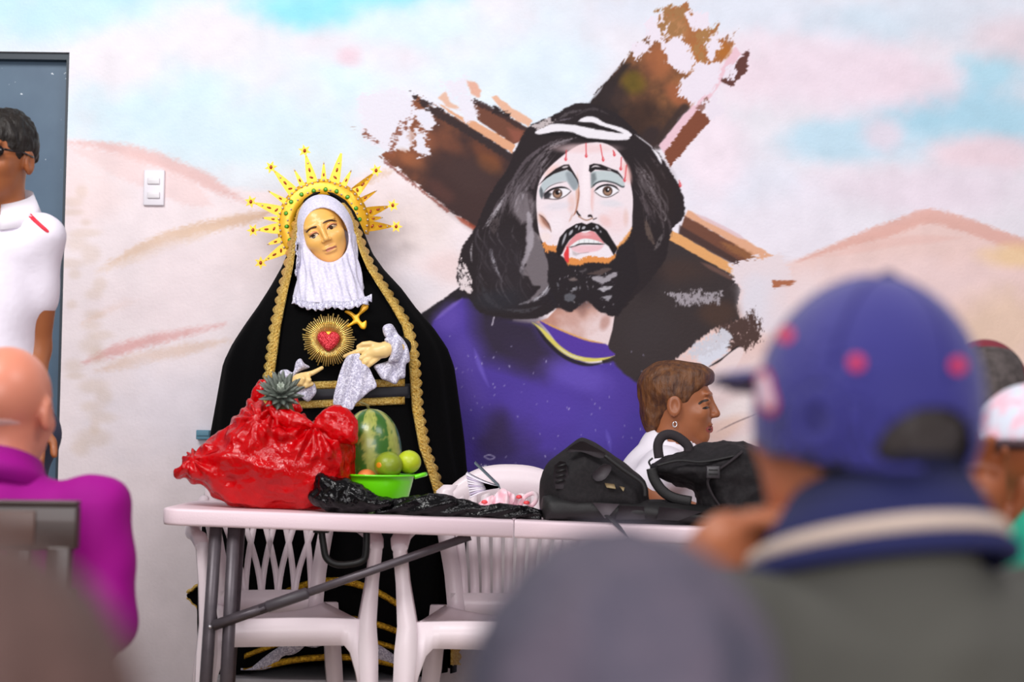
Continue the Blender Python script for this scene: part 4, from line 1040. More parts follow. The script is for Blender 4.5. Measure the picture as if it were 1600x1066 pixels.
big = [(-1, 114, 1), (16, 113, 1), (46, 119, 1), (76, 116, 0), (104, 120, 1), (132, 122, 1), (162, 119, 1), (184, 110, 1), (211, 114, 1)]
small = [(7.5, 94), (33, 100), (63, 97), (89.5, 99), (117.5, 99), (148, 102), (173, 97), (199, 93)]
for a, r, star in big:
    w0 = 8.6; tip = r - 8 if star else r
    wA = math.degrees(9.5 / 68)
    out = [hp(66, a - wA), hp(66, a + wA), hp(80, a + math.degrees(7.5 / 80)), hp((80 + tip) / 2, a + math.degrees(4.975 / 95)), hp(tip, a + math.degrees(1.6 / tip)), hp(tip, a - math.degrees(1.6 / tip)), hp((80 + tip) / 2, a - math.degrees(4.975 / 95)), hp(80, a - math.degrees(7.5 / 80))]
    ry_ = obj('ray', *sheet(out), m_foil, halo, smooth=False)
    gem('red_stone', hp(77, a, -.001), 1.8 * px1, 3.6 * px1, m_red, halo, ang=a - 90 + 60, n=8)
    gem('red_stone', hp(89, a, -.001), 1.8 * px1, 3.8 * px1, m_red, halo, ang=a - 90, n=8)
    gem('crystal', hp(100, a, -.001), 1.6 * px1, 1.6 * px1, m_pearl, halo, n=8)
    if star:
        cst = hp(r, a, -.004); pts = []
        for k in range(12):
            t = math.radians(a + 30 * k); rr = (10.5 if k % 2 == 0 else 5) * px1
            pts.append(cst + (rr * math.cos(t), 0, rr * math.sin(t)))
        obj('star', *sheet(pts, .003), m_foil, halo, smooth=False)
        gem('red_stone', cst - (0, .001, 0), 2.6 * px1, 3.4 * px1, m_red, halo, n=8)
for a, r in small:
    wA = math.degrees(5.5 / 68)
    obj('ray', *sheet([hp(66, a - wA), hp(66, a + wA), hp(84, a + math.degrees(3 / 84)), hp(r, a + .4), hp(r, a - .4), hp(84, a - math.degrees(3 / 84))]), m_foil, halo, smooth=False)
    gem('red_stone', hp(79, a, -.001), 1.5 * px1, 3 * px1, m_red, halo, ang=a - 90, n=8)
    gem('crystal', hp(r - 2, a, -.001), 1.2 * px1, 2 * px1, m_pearl, halo, ang=a - 90, n=8)

# flaming heart brooch and dagger
YH = 5.13
m_rod = gold('gold_rod', 'e8c060', 'f8dc90', 60, .3)
br = gem('brooch', P(513, 531, YH), 26 * px1, 26 * px1, m_foil, statue, d=.01, n=24)
for k in range(64):
    a = math.radians(k * 360 / 64); r1 = 36 + 6 * random.random() + (3 if k % 4 == 0 else 0)
    c0 = np.array([513, 531]); d2 = np.array([math.cos(a), -math.sin(a)])
    p0 = P(*(c0 + d2 * 14), YH - .012); p1 = P(*(c0 + d2 * r1), YH - .004 - .004 * (k % 2))
    obj('ray', *tube([p0, p1], [.0016, .0024], 5), m_rod, br)
hpoly = [(513, 549), (503, 541), (496, 531), (496.5, 523), (502, 518), (509, 518.5), (513, 523), (518, 518.5), (525, 519), (531, 525), (530, 534), (523, 543)]
v, f = inflate(hpoly, YH - .018, .012, .016, .002, sm=3)
obj('heart', v, f, mat('red_glitter', 'b8101c', .22, .45, noise=(330, .45, .6), col2='ff5560', bump=(330, .8, .004)), br)
dg = inflate([(552, 500), (545, 492), (538, 488), (541, 485), (549, 487), (556, 492), (562, 486), (565, 478), (571, 475), (576, 478), (574, 484), (566, 490), (561, 496), (566, 504), (572, 500), (573, 508), (570, 515), (563, 513), (558, 506), (548, 510), (538, 517), (535, 512), (545, 506)], YH + .01, .006, .005, .0022, sm=2)
obj('dagger_hilt', *dg, m_foil, statue)

# hands with separate fingers, lace cuffs
def chain(pts, Y, r0, r1):
    q = np.array([P(a, b, Y + dy) for a, b, dy in pts]); rr = np.linspace(r0, r1, len(q)); return q, rr
def hand_sdf(palm, fingers, k=.006):
    segs = []
    def fn(p):
        d = None
        for q, rr in palm:
            for i in range(len(q) - 1):
                e = cone(p, q[i], q[i + 1], rr[i], rr[i + 1]); d = e if d is None else smin(d, e, .012)
        for q, rr in fingers:
            e = None
            for i in range(len(q) - 1):
                s2 = cone(p, q[i], q[i + 1], rr[i], rr[i + 1]); e = s2 if e is None else np.minimum(e, s2)
            d = smin(d, e, k)
        return d
    return fn
m_hand = mat('statue_hand', 'ecca86', .4, spec=.5, coat=.1)
YHd = 5.09
hR = hand_sdf([chain([(624, 543, .02), (604, 544, .0), (588, 548, 0)], YHd, .017, .019), chain([(600, 550, 0), (578, 553, 0)], YHd, .018, .016)],
              [chain([(574, 545, 0), (558, 550, -.004), (547, 554, .004), (539, 557, .014)], YHd, .0095, .006), chain([(576, 553, -.002), (564, 560, -.01), (558, 568, 0), (560, 576, .012)], YHd, .0095, .0065),
               chain([(582, 558, -.002), (571, 566, -.012), (563, 574, -.004), (561, 580, .01)], YHd, .009, .006), chain([(590, 560, 0), (580, 568, -.008), (571, 575, -.002), (566, 580, .01)], YHd, .008, .0055),
               chain([(592, 541, .004), (578, 537, -.006), (567, 538, -.006), (560, 542, 0)], YHd, .0095, .0065)])
v, f = nets(hR, P(530, 592, YHd) - (0, .06, 0), P(632, 525, YHd) + (0, .06, 0), .0022)
obj('hand', v, f, m_hand, statue)
hL = hand_sdf([chain([(450, 600, .03), (466, 595, 0), (476, 592, 0)], YHd, .015, .017)],
              [chain([(478, 586, 0), (488, 583, -.006), (496, 579, 0), (503, 575, .01)], YHd, .0085, .0055), chain([(476, 588, 0), (483, 594, -.014), (478, 600, -.01)], YHd, .0085, .0065),
               chain([(471, 587, -.004), (474, 592, -.02), (471, 599, -.016)], YHd, .008, .0065), chain([(465, 589, -.004), (466, 594, -.019), (464, 600, -.014)], YHd, .0075, .006), chain([(468, 600, 0), (478, 603, -.01), (487, 600, -.004)], YHd, .009, .0065)])
v, f = nets(hL, P(440, 615, YHd) - (0, .06, 0), P(508, 565, YHd) + (0, .06, 0), .0022)
obj('hand', v, f, m_hand, statue)
def cloth(pts, Y, D, w, name, m, par, fold=.008, fs=(90, 40), h=.0032, seed=1, **k):
    v, f = inflate(pts, Y, D, w, h, sm=3)
    v = v.copy(); v[:, 1] += fold * np.sin(v[:, 0] * fs[0] + seed) * np.cos(v[:, 2] * fs[1] + seed * 2) + fold * .5 * np.sin(v[:, 0] * fs[0] * 1.9 - v[:, 2] * 60)
    return obj(name, v, f, m, par, **k)
cloth([(598, 512), (606, 506), (614, 508), (622, 522), (630, 530), (638, 545), (640, 564), (634, 570), (633, 590), (624, 593), (618, 601), (606, 596), (596, 592), (588, 580), (584, 572), (600, 566), (612, 560), (614, 545), (606, 532), (600, 524)], 5.11, .014, .01, 'lace_cuff', m_lace, statue, .01)
cloth([(600, 530), (622, 528), (630, 548), (622, 566), (606, 566), (612, 548)], 5.09, .02, .014, 'lace_cuff', m_lace, statue, .008)
cloth([(436, 584), (440, 578), (450, 578), (458, 582), (462, 566), (470, 560), (476, 568), (484, 574), (470, 580), (460, 588), (464, 602), (480, 604), (490, 597), (495, 612), (488, 622), (480, 628), (470, 620), (456, 612), (440, 604)], 5.11, .014, .01, 'lace_cuff', m_lace, statue, .01)
# sleeves reach from the mantle to the cuffs
mb = MB(); mb.add(*tube([P(630, 540, 5.235), P(626, 545, 5.175), P(618, 546, 5.13)], [.03, .028, .022], 14)); mb.build('sleeve', m_velvet, statue)
mb = MB(); mb.add(*tube([P(438, 590, 5.235), P(444, 596, 5.175), P(452, 598, 5.13)], [.028, .026, .02], 14)); mb.build('sleeve', m_velvet, statue)
hk = cloth([(541, 558), (552, 553), (562, 552), (566, 566), (576, 574), (583, 588), (589, 604), (578, 612), (566, 622), (556, 632), (550, 641), (535, 640), (521, 634), (521, 620), (526, 600), (532, 578)], 5.08, .008, .006, 'lace_handkerchief', m_lace, None, .006, (130, 30), .003, 4, label='white lace handkerchief hanging from the statue\'s raised hand', cat='handkerchief')

# pedestal
pd = root('pedestal', (P(512, 1046, YS)[0], YS, STAGE), 'low tan pedestal with a pale top slab under the robed statue', 'pedestal')
pxm = P(512, 1046, YS)[0]
obj('body', *box((pxm - .3, YS - .2, STAGE), (pxm + .3, YS + .2, ZB - .03), .004), mat('tan_wood', 'c9a283', .6, noise=(6, .3, .7), col2='b98f70', stretch=(1, 1, 9)), pd)
obj('top_slab', *box((pxm - .33, YS - .225, ZB - .03), (pxm + .33, YS + .23, ZB), .005), mat('pale_slab', 'b5b3b8', .5), pd)
# ------------------------------------------------------------------ folding table
TY0 = 4.42; TD = .5; TLEN = 1.83
m_table = mat('pink_white_plastic', 'ecd6de', .38, noise=(5, .3, .7), col2='e8d0d9', bump=(220, .08), spec=.45)
m_steel = mat('grey_steel_tube', '4d464c', .4, .35, noise=(30, .3, .7), col2='5a5258')
A = P(250, 794, TY0); B = P(1130, 826, TY0)
tilt = math.atan2(B[2] - A[2], B[0] - A[0])
TX0 = A[0]
def tz(x): return A[2] + (x - TX0) * math.tan(tilt)      # table-top height
TZM = tz(TX0 + TLEN / 2)
tb = root('folding_table', (TX0 + TLEN / 2, TY0 + TD / 2, STAGE), 'long pale pink plastic folding table with grey tube legs', 'table')
def top_half(x0, x1, rl, rr):
    r = .05; out = []
    def arc(cx, cy, a0, a1): return [(cx + r * math.cos(t), cy + r * math.sin(t)) for t in np.linspace(a0, a1, 7)]
    if rl: out += arc(x0 + r, TY0 + TD - r, math.pi / 2, math.pi) + arc(x0 + r, TY0 + r, math.pi, 1.5 * math.pi)
    else: out += [(x0, TY0 + TD), (x0, TY0)]
    if rr: out += arc(x1 - r, TY0 + r, -math.pi / 2, 0) + arc(x1 - r, TY0 + TD - r, 0, math.pi / 2)
    else: out += [(x1, TY0), (x1, TY0 + TD)]
    out = np.array(out); cx, cy = out.mean(0); rings = []
    for ins, dz in ((.03, 0), (.006, 0), (.0015, -.002), (0, -.007), (0, -.036), (.002, -.043), (.012, -.044), (.05, -.03)):
        q = out.copy(); q[:, 0] -= np.sign(q[:, 0] - cx) * ins; q[:, 1] -= np.sign(q[:, 1] - cy) * ins
        rings.append([(a, b, tz(a) + dz) for a, b in q])
    return loft(rings)
xm = P(803, 809, TY0)[0]
TX1 = TX0 + TLEN
obj('tabletop', *top_half(TX0, xm - .0015, True, False), m_table, tb); obj('tabletop', *top_half(xm + .0015, TX1, False, True), m_table, tb)
# legs: two bent frames and braces
def leg_frame(xa, xb, yoff):
    p = [(xb, TY0 + yoff, STAGE), (xa, TY0 + yoff, tz(xa) - .03)]
    return tube(p, .0165, 12)
lt = P(338, 826, TY0 + .045); lb = P(322, 1066, TY0 + .045)
k = (lb[0] - lt[0]) / (lb[2] - lt[2])
for yo, xo in ((.045, 0), (TD - .06, .0)):
    t0 = np.array([lt[0] + xo, TY0 + yo, tz(lt[0]) - .03]); t1 = np.array([lt[0] + xo + k * (STAGE - t0[2]), TY0 + yo, STAGE])
    lg = obj('leg', *tube([t1, t0], .0165, 12), m_steel, tb)
    obj('foot_cap', *tube([t1, t1 + (0, 0, .03)], .019, 12), mat('black_rubber', '1b191b', .7), lg)
t2 = P(366, 826, TY0 + .045)
lx2 = t2[0]
for yo in (.045,):
    t0 = np.array([lx2, TY0 + yo, tz(lx2) - .03]); t1 = np.array([lx2 - .02, TY0 + yo, STAGE + .02])
    obj('leg', *tube([t1, t0], .0165, 12), m_steel, tb)
for xo in (TX1 - .14, TX1 - .2):
    for yo in (.1, TD - .1):
        obj('leg', *tube([(xo + .02, TY0 + yo, STAGE), (xo, TY0 + yo, tz(xo) - .03)], .0165, 12), m_steel, tb)
obj('crossbar', *tube([(lt[0] - .02, TY0 + .1, STAGE + .12), (lt[0] - .02, TY0 + TD - .1, STAGE + .12)], .012, 10), m_steel, tb)
q0 = P(333, 978, TY0 + .025); q1 = P(735, 838, TY0 + .06)
bd = q1 - q0
brace = obj('brace', *tube([q0 + bd * .18, q1], .011, 10), m_steel, tb)
obj('brace_channel', *tube([q0, q0 + bd * .27], .0135, 4, flat=1.0), m_steel, brace)
obj('brace_joint', *tube([q0 + bd * .2, q0 + bd * .21, q0 + bd * .36, q0 + bd * .37], [.012, .019, .019, .012], 8, flat=.8), mat('dark_joint', '423c42', .5), brace)
obj('bolt', *tube([q0 + (-.004, -.028, 0), q0 + (-.004, -.018, 0)], [.004, .006], 10), mat('bolt_steel', 'b8b4b8', .3, .8), brace)
# carry handle under the folding side
m_blk = mat('black_plastic', '0a090a', .5, spec=.3)
hx = [P(a, b, TY0 + .03) for a, b in spline([(502, 826), (505, 850), (510, 872), (525, 882), (548, 882), (567, 876), (572, 862), (573, 828)], 6)]
hd_ = obj('carry_handle', *tube(hx, .009, 8), m_blk, tb)
for a in (502, 571): 
    w = P(a, 828, TY0 + .03); obj('handle_bracket', *box((w[0] - .02, w[1] - .012, w[2] - .008), (w[0] + .02, w[1] + .012, w[2] + .012), .003), m_blk, hd_)

# ------------------------------------------------------------------ plastic arm chairs
m_chair = mat('white_plastic', 'ecdfe4', .33, noise=(4, .3, .7), col2='e6d6dd', bump=(90, .04), spec=.5)
def xform(v, loc, yaw):
    c, s = math.cos(yaw), math.sin(yaw); v = np.asarray(v, float)
    return np.stack([v[:, 0] * c - v[:, 1] * s + loc[0], v[:, 0] * s + v[:, 1] * c + loc[1], v[:, 2] + loc[2]], -1)
def chair(loc, yaw, lattice, label, sxx=1.0):
    """local: faces -y, seat height .43, x right"""
    r = root('plastic_chair', loc, label, 'chair', None)
    def add(name, vf, par=r, **k): return obj(name, xform(np.asarray(vf[0]) * [sxx, 1, 1], loc, yaw), vf[1], m_chair, par, **k)
    # seat: dished panel with a deep front apron
    rings = []
    for j, y in enumerate(np.linspace(-.23, .2, 12)):
        hw = .215 - .03 * (y + .23) / .43; rg = []
        for x in np.linspace(-1, 1, 15): rg.append((x * hw, y, .425 + .016 * x * x + (.012 if y < -.2 else 0) * (1 - abs(x)) - .012 * (1 - x * x) * (1 if y > -.18 else 0)))
        for x in np.linspace(1, -1, 15): rg.append((x * hw, y, .412 + .016 * x * x - .012 * (1 - x * x) * (1 if y > -.18 else 0)))
        rings.append(rg)
    add('seat', loft(rings))
    ap = []
    for x in np.linspace(-1, 1, 25):
        X = x * .235; zt = .437 + .006 * (1 - x * x); zb = .372 - .16 * max(0, (abs(x) - .74) / .26) ** 2
        ap.append([(X, -.245, zt), (X, -.222, zt + .003), (X, -.222, zb), (X, -.247, zb)])
    add('seat_apron', loft(ap))
    for sx in (-1, 1):
        # front leg with arm post: wide tapering channel
        rg = []
        for z, x, w, d in ((0, .275, .034, .045), (.2, .26, .048, .05), (.36, .25, .062, .052), (.43, .248, .052, .05), (.54, .262, .036, .046), (.62, .272, .034, .046), (.645, .272, .03, .05)):
            c0 = sx * x; y0 = -.235 - (.02 if z < .1 else 0)
            rg.append([(c0 - w / 2 * 1.0, y0 - d / 2, z), (c0 + w / 2, y0 - d / 2, z), (c0 + w / 2, y0 + d / 2, z), (c0 - w / 2, y0 + d / 2, z)])
        vv, ff = loft(rg); add('front_leg', (vv, ff))
        rg = []
        for z, x, w, y in ((0, .255, .045, .245), (.25, .225, .055, .225), (.44, .205, .05, .205)):
            c0 = sx * x; rg.append([(c0 - w / 2, y - .02, z), (c0 + w / 2, y - .02, z), (c0 + w / 2, y + .02, z), (c0 - w / 2, y + .02, z)])
        add('rear_leg', loft(rg))
        # arm: rises to the back rail
        pth = spline([(sx * .272, -.25, .63), (sx * .278, -.18, .652), (sx * .285, -.05, .655), (sx * .275, .08, .67), (sx * .25, .18, .70), (sx * .228, .235, .74)], 6)
        add('armrest', tube(pth, np.interp(np.linspace(0, 1, len(pth)), [0, .2, .7, 1], [.022, .028, .026, .016]), 10, flat=.6))
    # backrest
    def bx(u, z):                         # u in -1..1 across
        t = (z - .43) / .41
        hw = np.interp(t, [0, .25, .6, .85, 1], [.165, .18, .215, .215, .15])
        return (u * hw, .2 + .085 * t - .035 * (1 - u * u) * -1 * .6, z + (.0 if t < .9 else -.02 * u * u))
    def strip(fu, z0, z1, wd, th=.012, n=12):
        rg = []
        for z in np.linspace(z0, z1, n):
            u = fu((z - .43) / .41); x, y, zz = bx(u, z)
            rg.append([(x - wd / 2, y - th / 2, zz), (x + wd / 2, y - th / 2, zz), (x + wd / 2, y + th / 2, zz), (x - wd / 2, y + th / 2, zz)])
        return loft(rg)
    for sx in (-1, 1): add('back_rail', strip(lambda t: sx * .93, .42, .80, .05, .02))
    tp = []
    for u in np.linspace(-1.08, 1.08, 25):
        zc = .845 - .075 * abs(u) ** 2.6; x, y, _ = bx(u, .80)
        tp.append([(x, y - .012, zc - .13 + .06 * u * u), (x, y - .016, zc - .02), (x, y - .004, zc), (x, y + .012, zc - .01), (x, y + .01, zc - .13 + .06 * u * u)])
    add('top_rail', loft(tp))
    lw = []
    for u in np.linspace(-1, 1, 15):
        x, y, _ = bx(u, .47); lw.append([(x, y - .01, .41), (x, y - .01, .475), (x, y + .008, .475), (x, y + .008, .41)])
    add('lower_rail', loft(lw))
    if lattice:
        for k in range(5):
            c0 = -.66 + .33 * k
            for sg in (-1, 1):
                add('slat', strip(lambda t, c0=c0, sg=sg: np.clip(c0 + sg * .17 * math.cos(min(t, .9) * math.pi * 1.15), -.95, .95), .46, .79, .02, .011, 14))
    else:
        for k in range(9):
            u0 = -.78 + .195 * k
            add('slat', strip(lambda t, u0=u0: u0 * (1 - .12 * t), .46, .79, .026, .011, 10))
    return r
CH1 = P(434, 1000, 4.8); CH2 = P(786, 1000, 4.8); 
chair((CH1[0], 4.8, STAGE), math.radians(14), True, 'white plastic armchair with a crossed lattice back behind the table', .84)
chair((CH2[0], 4.79, STAGE), math.radians(-3), False, 'white plastic armchair with upright back slats at the table seam', .96)
WX = P(1062, 700, 5.1)[0]
chair((WX, 5.22, STAGE), math.radians(84), False, 'white plastic armchair on which the woman in white sits')

# ------------------------------------------------------------------ things on the table
def crumple(v, f, amp, sc, seed=0, ridged=True):
    n = vnormals(v, f); a = np.zeros(len(v)); w = 1.0
    for o in range(3):
        t = n3(v, sc * 2 ** o, seed + o); a += w * ((.4 - np.abs(t) * 1.6) if ridged else t); w *= .5
    return v + n * (amp * a)[:, None]
# red cellophane bag: film over a red basin and fruit
YB = TY0 + .20
def film(name, col, rough, alpha, bump):
    m = mat(name, col, rough, bump=bump, coat=.15, spec=.5)
    nt = m.node_tree; b = nt.nodes['Principled BSDF']; out = [n for n in nt.nodes if n.type == 'OUTPUT_MATERIAL'][0]
    tr = nt.nodes.new('ShaderNodeBsdfTransparent'); tr.inputs[0].default_value = (*lin(col), 1)
    mx = nt.nodes.new('ShaderNodeMixShader'); mx.inputs[0].default_value = alpha
    nt.links.new(tr.outputs[0], mx.inputs[1]); nt.links.new(b.outputs[0], mx.inputs[2]); nt.links.new(mx.outputs[0], out.inputs[0])
    return m
m_red = film('red_film', 'de000a', .13, .66, (24, .7, .02))
bag = root('red_gift_bag', (P(420, 790, YB)[0], YB, tz(P(420, 790, YB)[0])), 'shiny red plastic bag wrapped round fruit at the end of the table', 'bag')
body = [(271, 733), (282, 722), (300, 712), (318, 702), (345, 676), (368, 650), (392, 634), (420, 628), (446, 640), (470, 650), (486, 662), (498, 656), (520, 660), (548, 668), (558, 690), (555, 720), (552, 750), (545, 776), (520, 792), (480, 797), (420, 797), (370, 791), (345, 778), (318, 760), (295, 748), (276, 740)]
v, f = inflate(body, YB, .13, .10, .0042, sm=3)
v = crumple(v, f, .02, 7, 3)
nv = vnormals(v, f); pu_, pv_ = PX(v)
for kx, ky, R_k, n_k, amp in ((494, 664, 75, 11, .012), (430, 640, 70, 9, .010), (300, 716, 90, 8, .008), (400, 655, 60, 10, .007)):
    dx_, dy_ = pu_ - kx, pv_ - ky; rr_ = np.hypot(dx_, dy_); th_ = np.arctan2(dy_, dx_)
    v = v + nv * (amp * np.sin(th_ * n_k + 2 * np.sin(rr_ / 23)) * np.clip(rr_ / 14, 0, 1) * np.clip(1 - rr_ / R_k, 0, 1) ** .7)[:, None]
v[:, 2] = np.maximum(v[:, 2], tz(v[:, 0]) + .002)
obj('film', v, f, m_red, bag)
for pts, Y, D in (([(428, 636), (421, 622), (416, 632), (424, 655), (440, 668), (470, 672), (490, 668), (480, 655), (462, 645), (445, 640)], YB - .09, .018), ([(490, 672), (497, 650), (508, 640), (524, 635), (540, 638), (556, 656), (559, 684), (548, 694), (528, 690), (510, 682)], YB - .08, .03), ([(381, 648), (390, 626), (398, 606), (408, 595), (420, 598), (414, 620), (412, 645), (402, 660)], YB + .04, .02), ([(448, 612), (458, 616), (466, 630), (474, 642), (462, 646), (452, 632)], YB + .05, .015)):
    v, f = inflate(pts, Y, D, .03, .004, sm=3); v = crumple(v, f, .009, 16, int(pts[0][0]))
    obj('gathered_film', v, f, m_red, bag)
def lathe(c, prof, n=28):
    c = np.asarray(c, float)
    rg = [[(c[0] + r * math.cos(2 * math.pi * k / n), c[1] + r * math.sin(2 * math.pi * k / n), c[2] + z) for k in range(n)] for r, z in prof]
    return loft(rg)
cx = P(450, 790, YB)[0]
obj('basin', *lathe((cx, YB, tz(cx) + .004), [(.03, .004), (.042, .008), (.07, .06), (.075, .062), (.071, .056), (.04, .014)]), mat('red_basin', 'd00a10', .4), bag)
# fruit inside the bag: pineapple with its crown sticking out, dark apples
pa = root('pineapple', P(440, 690, YB), 'pineapple whose grey-green leaf crown pokes out of the red bag', 'pineapple')
pc = P(446, 700, YB + .01)
rg = []
for t in np.linspace(0, 1, 12):
    r_ = .058 * math.sin(math.pi * (.12 + .8 * t)) ** .6; ph = np.linspace(0, 2 * math.pi, 25)[:-1]
    rr = r_ * (1 + .05 * np.cos(12 * ph + (t * 24) % 2 * math.pi))
    cc = pc + np.array([(t - .5) * -.02, (t - .5) * -.06, (t - .5) * .15]); rg.append(np.stack([cc[0] + rr * np.cos(ph), cc[1] + rr * np.sin(ph), np.full(24, cc[2])], -1))
obj('fruit_body', *loft(rg), mat('pineapple_skin', '6d5a2e', .6, noise=(60, .4, .6), col2='3a3a1e', bump=(60, .8)), pa)
m_leaf = mat('pineapple_leaf', '6f756c', .5, noise=(25, .3, .7), col2='59625a'); m_leaf2 = mat('pineapple_leaf_pale', 'aab3a6', .5)
cr = P(439, 617, YB - .06)
axis_ = np.array([.08, -.8, .6]); axis_ /= np.linalg.norm(axis_); ua, wa = frame_of(axis_)
for ring_, (n_, tiltv, L) in enumerate([(6, .25, .034), (9, .6, .046), (12, .95, .056), (13, 1.25, .062), (13, 1.5, .064)]):
    for k in range(n_):
        a = 2 * math.pi * (k + ring_ * .37) / n_
        d = axis_ * math.cos(tiltv) + (ua * math.cos(a) + wa * math.sin(a)) * math.sin(tiltv); side = np.cross(axis_, d); side /= np.linalg.norm(side) + 1e-9
        up = np.cross(d, side)
        rgs = []
        for t, wv in ((0, .009), (.35, .0115), (.7, .008), (1, .0008)):
            pcn = cr + d * L * t + axis_ * (.012 * t * t)
            rgs.append([pcn - side * wv, pcn - up * .002, pcn + side * wv, pcn + up * .003])
        obj('leaf', *loft(rgs), m_leaf2 if ring_ == 0 else m_leaf, pa)
obj('leaf_base', *tube([pc + (0, -.03, .07), cr], [.035, .02], 12), mat('leaf_base', '5d6638', .6), pa)
ap = [(375, 735, .02, .04, 'dark apple in the trailing end of the red bag'), (420, 745, -.03, .038, 'dark apple low in the red bag under the pineapple'), (515, 735, -.02, .04, 'dark apple in the red bag beside the watermelon'), (475, 712, .06, .042, 'dark apple in the red bag behind the pineapple')]
for i, (a, b, dy, r, lab) in enumerate(ap):
    c = P(a, b, YB + dy); o = root('apple', c - (0, 0, r), lab, 'apple', 'apples in the red bag')
    obj('flesh', *lathe(c - (0, 0, r), [(.004, r * .1), (r * .5, 0), (r * .9, r * .5), (r, r), (r * .85, r * 1.5), (r * .45, r * 1.8), (.004, r * 1.65)], 20), mat('apple_skin', '4a0a0c', .35), o)
    obj('stem', *tube([c + (0, 0, r * .6), c + (.004, 0, r * 1.0)], .002, 5), mat('apple_stem', '3a2a16', .7), o)

# green bowl with fruit
YG = TY0 + .22
gcx = P(592, 770, YG)[0]; gz0 = tz(gcx) + .002
m_green_p = mat('lime_plastic', '6fe010', .3, spec=.5, coat=.2)
bw = root('green_bowl', (gcx, YG, gz0), 'lime green plastic colander bowl holding fruit', 'bowl')
R_ = 54 * S(YG)
ztop = P(600, 746, YG - R_)[2] - gz0
obj('bowl_body', *lathe((gcx, YG, gz0), [(.03, .0), (.044, 0), (.045, .013), (.06, .014), (R_ * .86, ztop * .42), (R_ * .97, ztop * .85), (R_, ztop), (R_ + .008, ztop + .001), (R_ + .008, ztop + .006), (R_ - .004, ztop + .006), (R_ * .93, ztop * .8), (R_ * .8, ztop * .4), (.03, .02)], 40), m_green_p, bw)
for sx in (-1, 1):
    h0 = gcx + sx * (R_ + .004); pth = spline([(h0, YG - .03, gz0 + ztop), (h0 + sx * .022, YG - .018, gz0 + ztop + .006), (h0 + sx * .025, YG + .018, gz0 + ztop + .006), (h0, YG + .03, gz0 + ztop)], 5)
    obj('handle', *tube(pth, .006, 8), m_green_p, bw)
for k in range(18):
    a = math.pi + math.pi * (k + .5) / 18; p0 = np.array([gcx + .053 * math.cos(a), YG + .053 * math.sin(a), gz0 + .007])
    obj('base_rib', *box(p0 - (.0022, .0022, .007), p0 + (.0022, .0022, .007)), m_green_p, bw, smooth=False)
zr = gz0 + ztop
# watermelon standing in the bowl
wc = P(582, 706, YG + .03)
wm_ = mat('melon_rind', '3f6a22', .3, coat=.2, spec=.5)
nt = wm_.node_tree; b = nt.nodes['Principled BSDF']; tc = nt.nodes.new('ShaderNodeTexCoord'); at_ = nt.nodes.new('ShaderNodeVertexColor'); at_.layer_name = 'col'; nt.links.new(at_.outputs[0], b.inputs['Base Color'])
rg = []; cols = []
wax = np.array([-.1, -.05, 1.0]); wax /= np.linalg.norm(wax); u_, w_ = frame_of(wax)
NM = 96
for t in np.linspace(-1, 1, 49):
    r_ = .079 * math.sqrt(max(1 - abs(t) ** 2.3, 1e-4)); pcn = wc + wax * t * .117
    for k in range(NM):
        a = 2 * math.pi * k / NM
        rg.append(pcn + r_ * (u_ * math.cos(a) + w_ * math.sin(a)))
        wig = .5 * mnoise.noise(Vector((math.cos(a) * 5, math.sin(a) * 5, t * 6))) + .35 * mnoise.noise(Vector((math.cos(a) * 14, math.sin(a) * 14, t * 16)))
        sv = math.cos(a * 6 + .6 * math.sin(t * 5)) + wig * 2.6 + .25
        m_ = np.clip(sv * 1.6 + .2, 0, 1); n2 = .5 + .5 * mnoise.noise(Vector((math.cos(a) * 9, math.sin(a) * 9, t * 9 + 5)))
        cols.append(np.array(lin('33611f')) * m_ + np.array(lin('9aa04c')) * (1 - m_) * (.7 + .5 * n2))
v = np.array(rg); f = [(i * NM + k, i * NM + (k + 1) % NM, (i + 1) * NM + (k + 1) % NM, (i + 1) * NM + k) for i in range(48) for k in range(NM)] + [tuple(range(NM - 1, -1, -1)), tuple(48 * NM + k for k in range(NM))]
wmr = root('watermelon', wc - (0, 0, .117), 'striped green watermelon standing upright in the bowl', 'watermelon')
obj('rind', v, f, wm_, wmr, cols=np.array(cols))
tp_ = wc + wax * .115
obj('stem', *tube(spline([tp_, tp_ + (-.006, -.01, .012), tp_ + (-.024, -.014, .018)], 5), [.004] * 5 + [.003] * 5 + [.002], 6), mat('melon_stem', '6d6238', .7), wmr)
def citrus(px, py, Y, r, c1, c2, label, spot=None):
    c = P(px, py, Y); o = root('citrus_fruit', c - (0, 0, r), label, 'fruit')
    obj('peel', *lathe(c - (0, 0, r), [(.002, .001)] + [(r * math.sin(t), r - r * math.cos(t) * .96) for t in np.linspace(.12, 3.02, 18)] + [(.002, r * 1.95)], 28), mat('peel_' + c1, c1, .38, noise=(14, .35, .7), col2=c2, bump=(150, .25, .003), spec=.5), o)
    obj('stem_button', *tube([c + (0, 0, r * .93), c + (0, 0, r * .99)], [.004, .003], 8), mat('citrus_stem', '5d6a30', .7), o)
    if spot:
        fn = lambda p: np.sqrt(((p - c) ** 2).sum(1)) - r
        obj('ripe_spot', *conform(fn, [(spot[0] + 4 * math.cos(t), spot[1] + 4.5 * math.sin(t)) for t in np.linspace(0, 6.28, 11)[:-1]], Y - .1, Y + .1, .001), mat('ripe_orange', 'dd8a1c', .4), o)
px2 = S(YG - .05)
citrus(607, 727, YG - .055, 22 * px2, '8a9a1c', '6f8418', 'olive green orange with a ripe patch at the bowl rim', (592, 727))
citrus(639, 722, YG - .02, 19 * px2, 'b8c81e', 'a4b41a', 'yellow-green lime perched over the bowl handle')
citrus(573, 748, YG - .035, 16 * px2, 'f08a4a', 'e87c3c', 'orange fruit low in the bowl beside the watermelon')

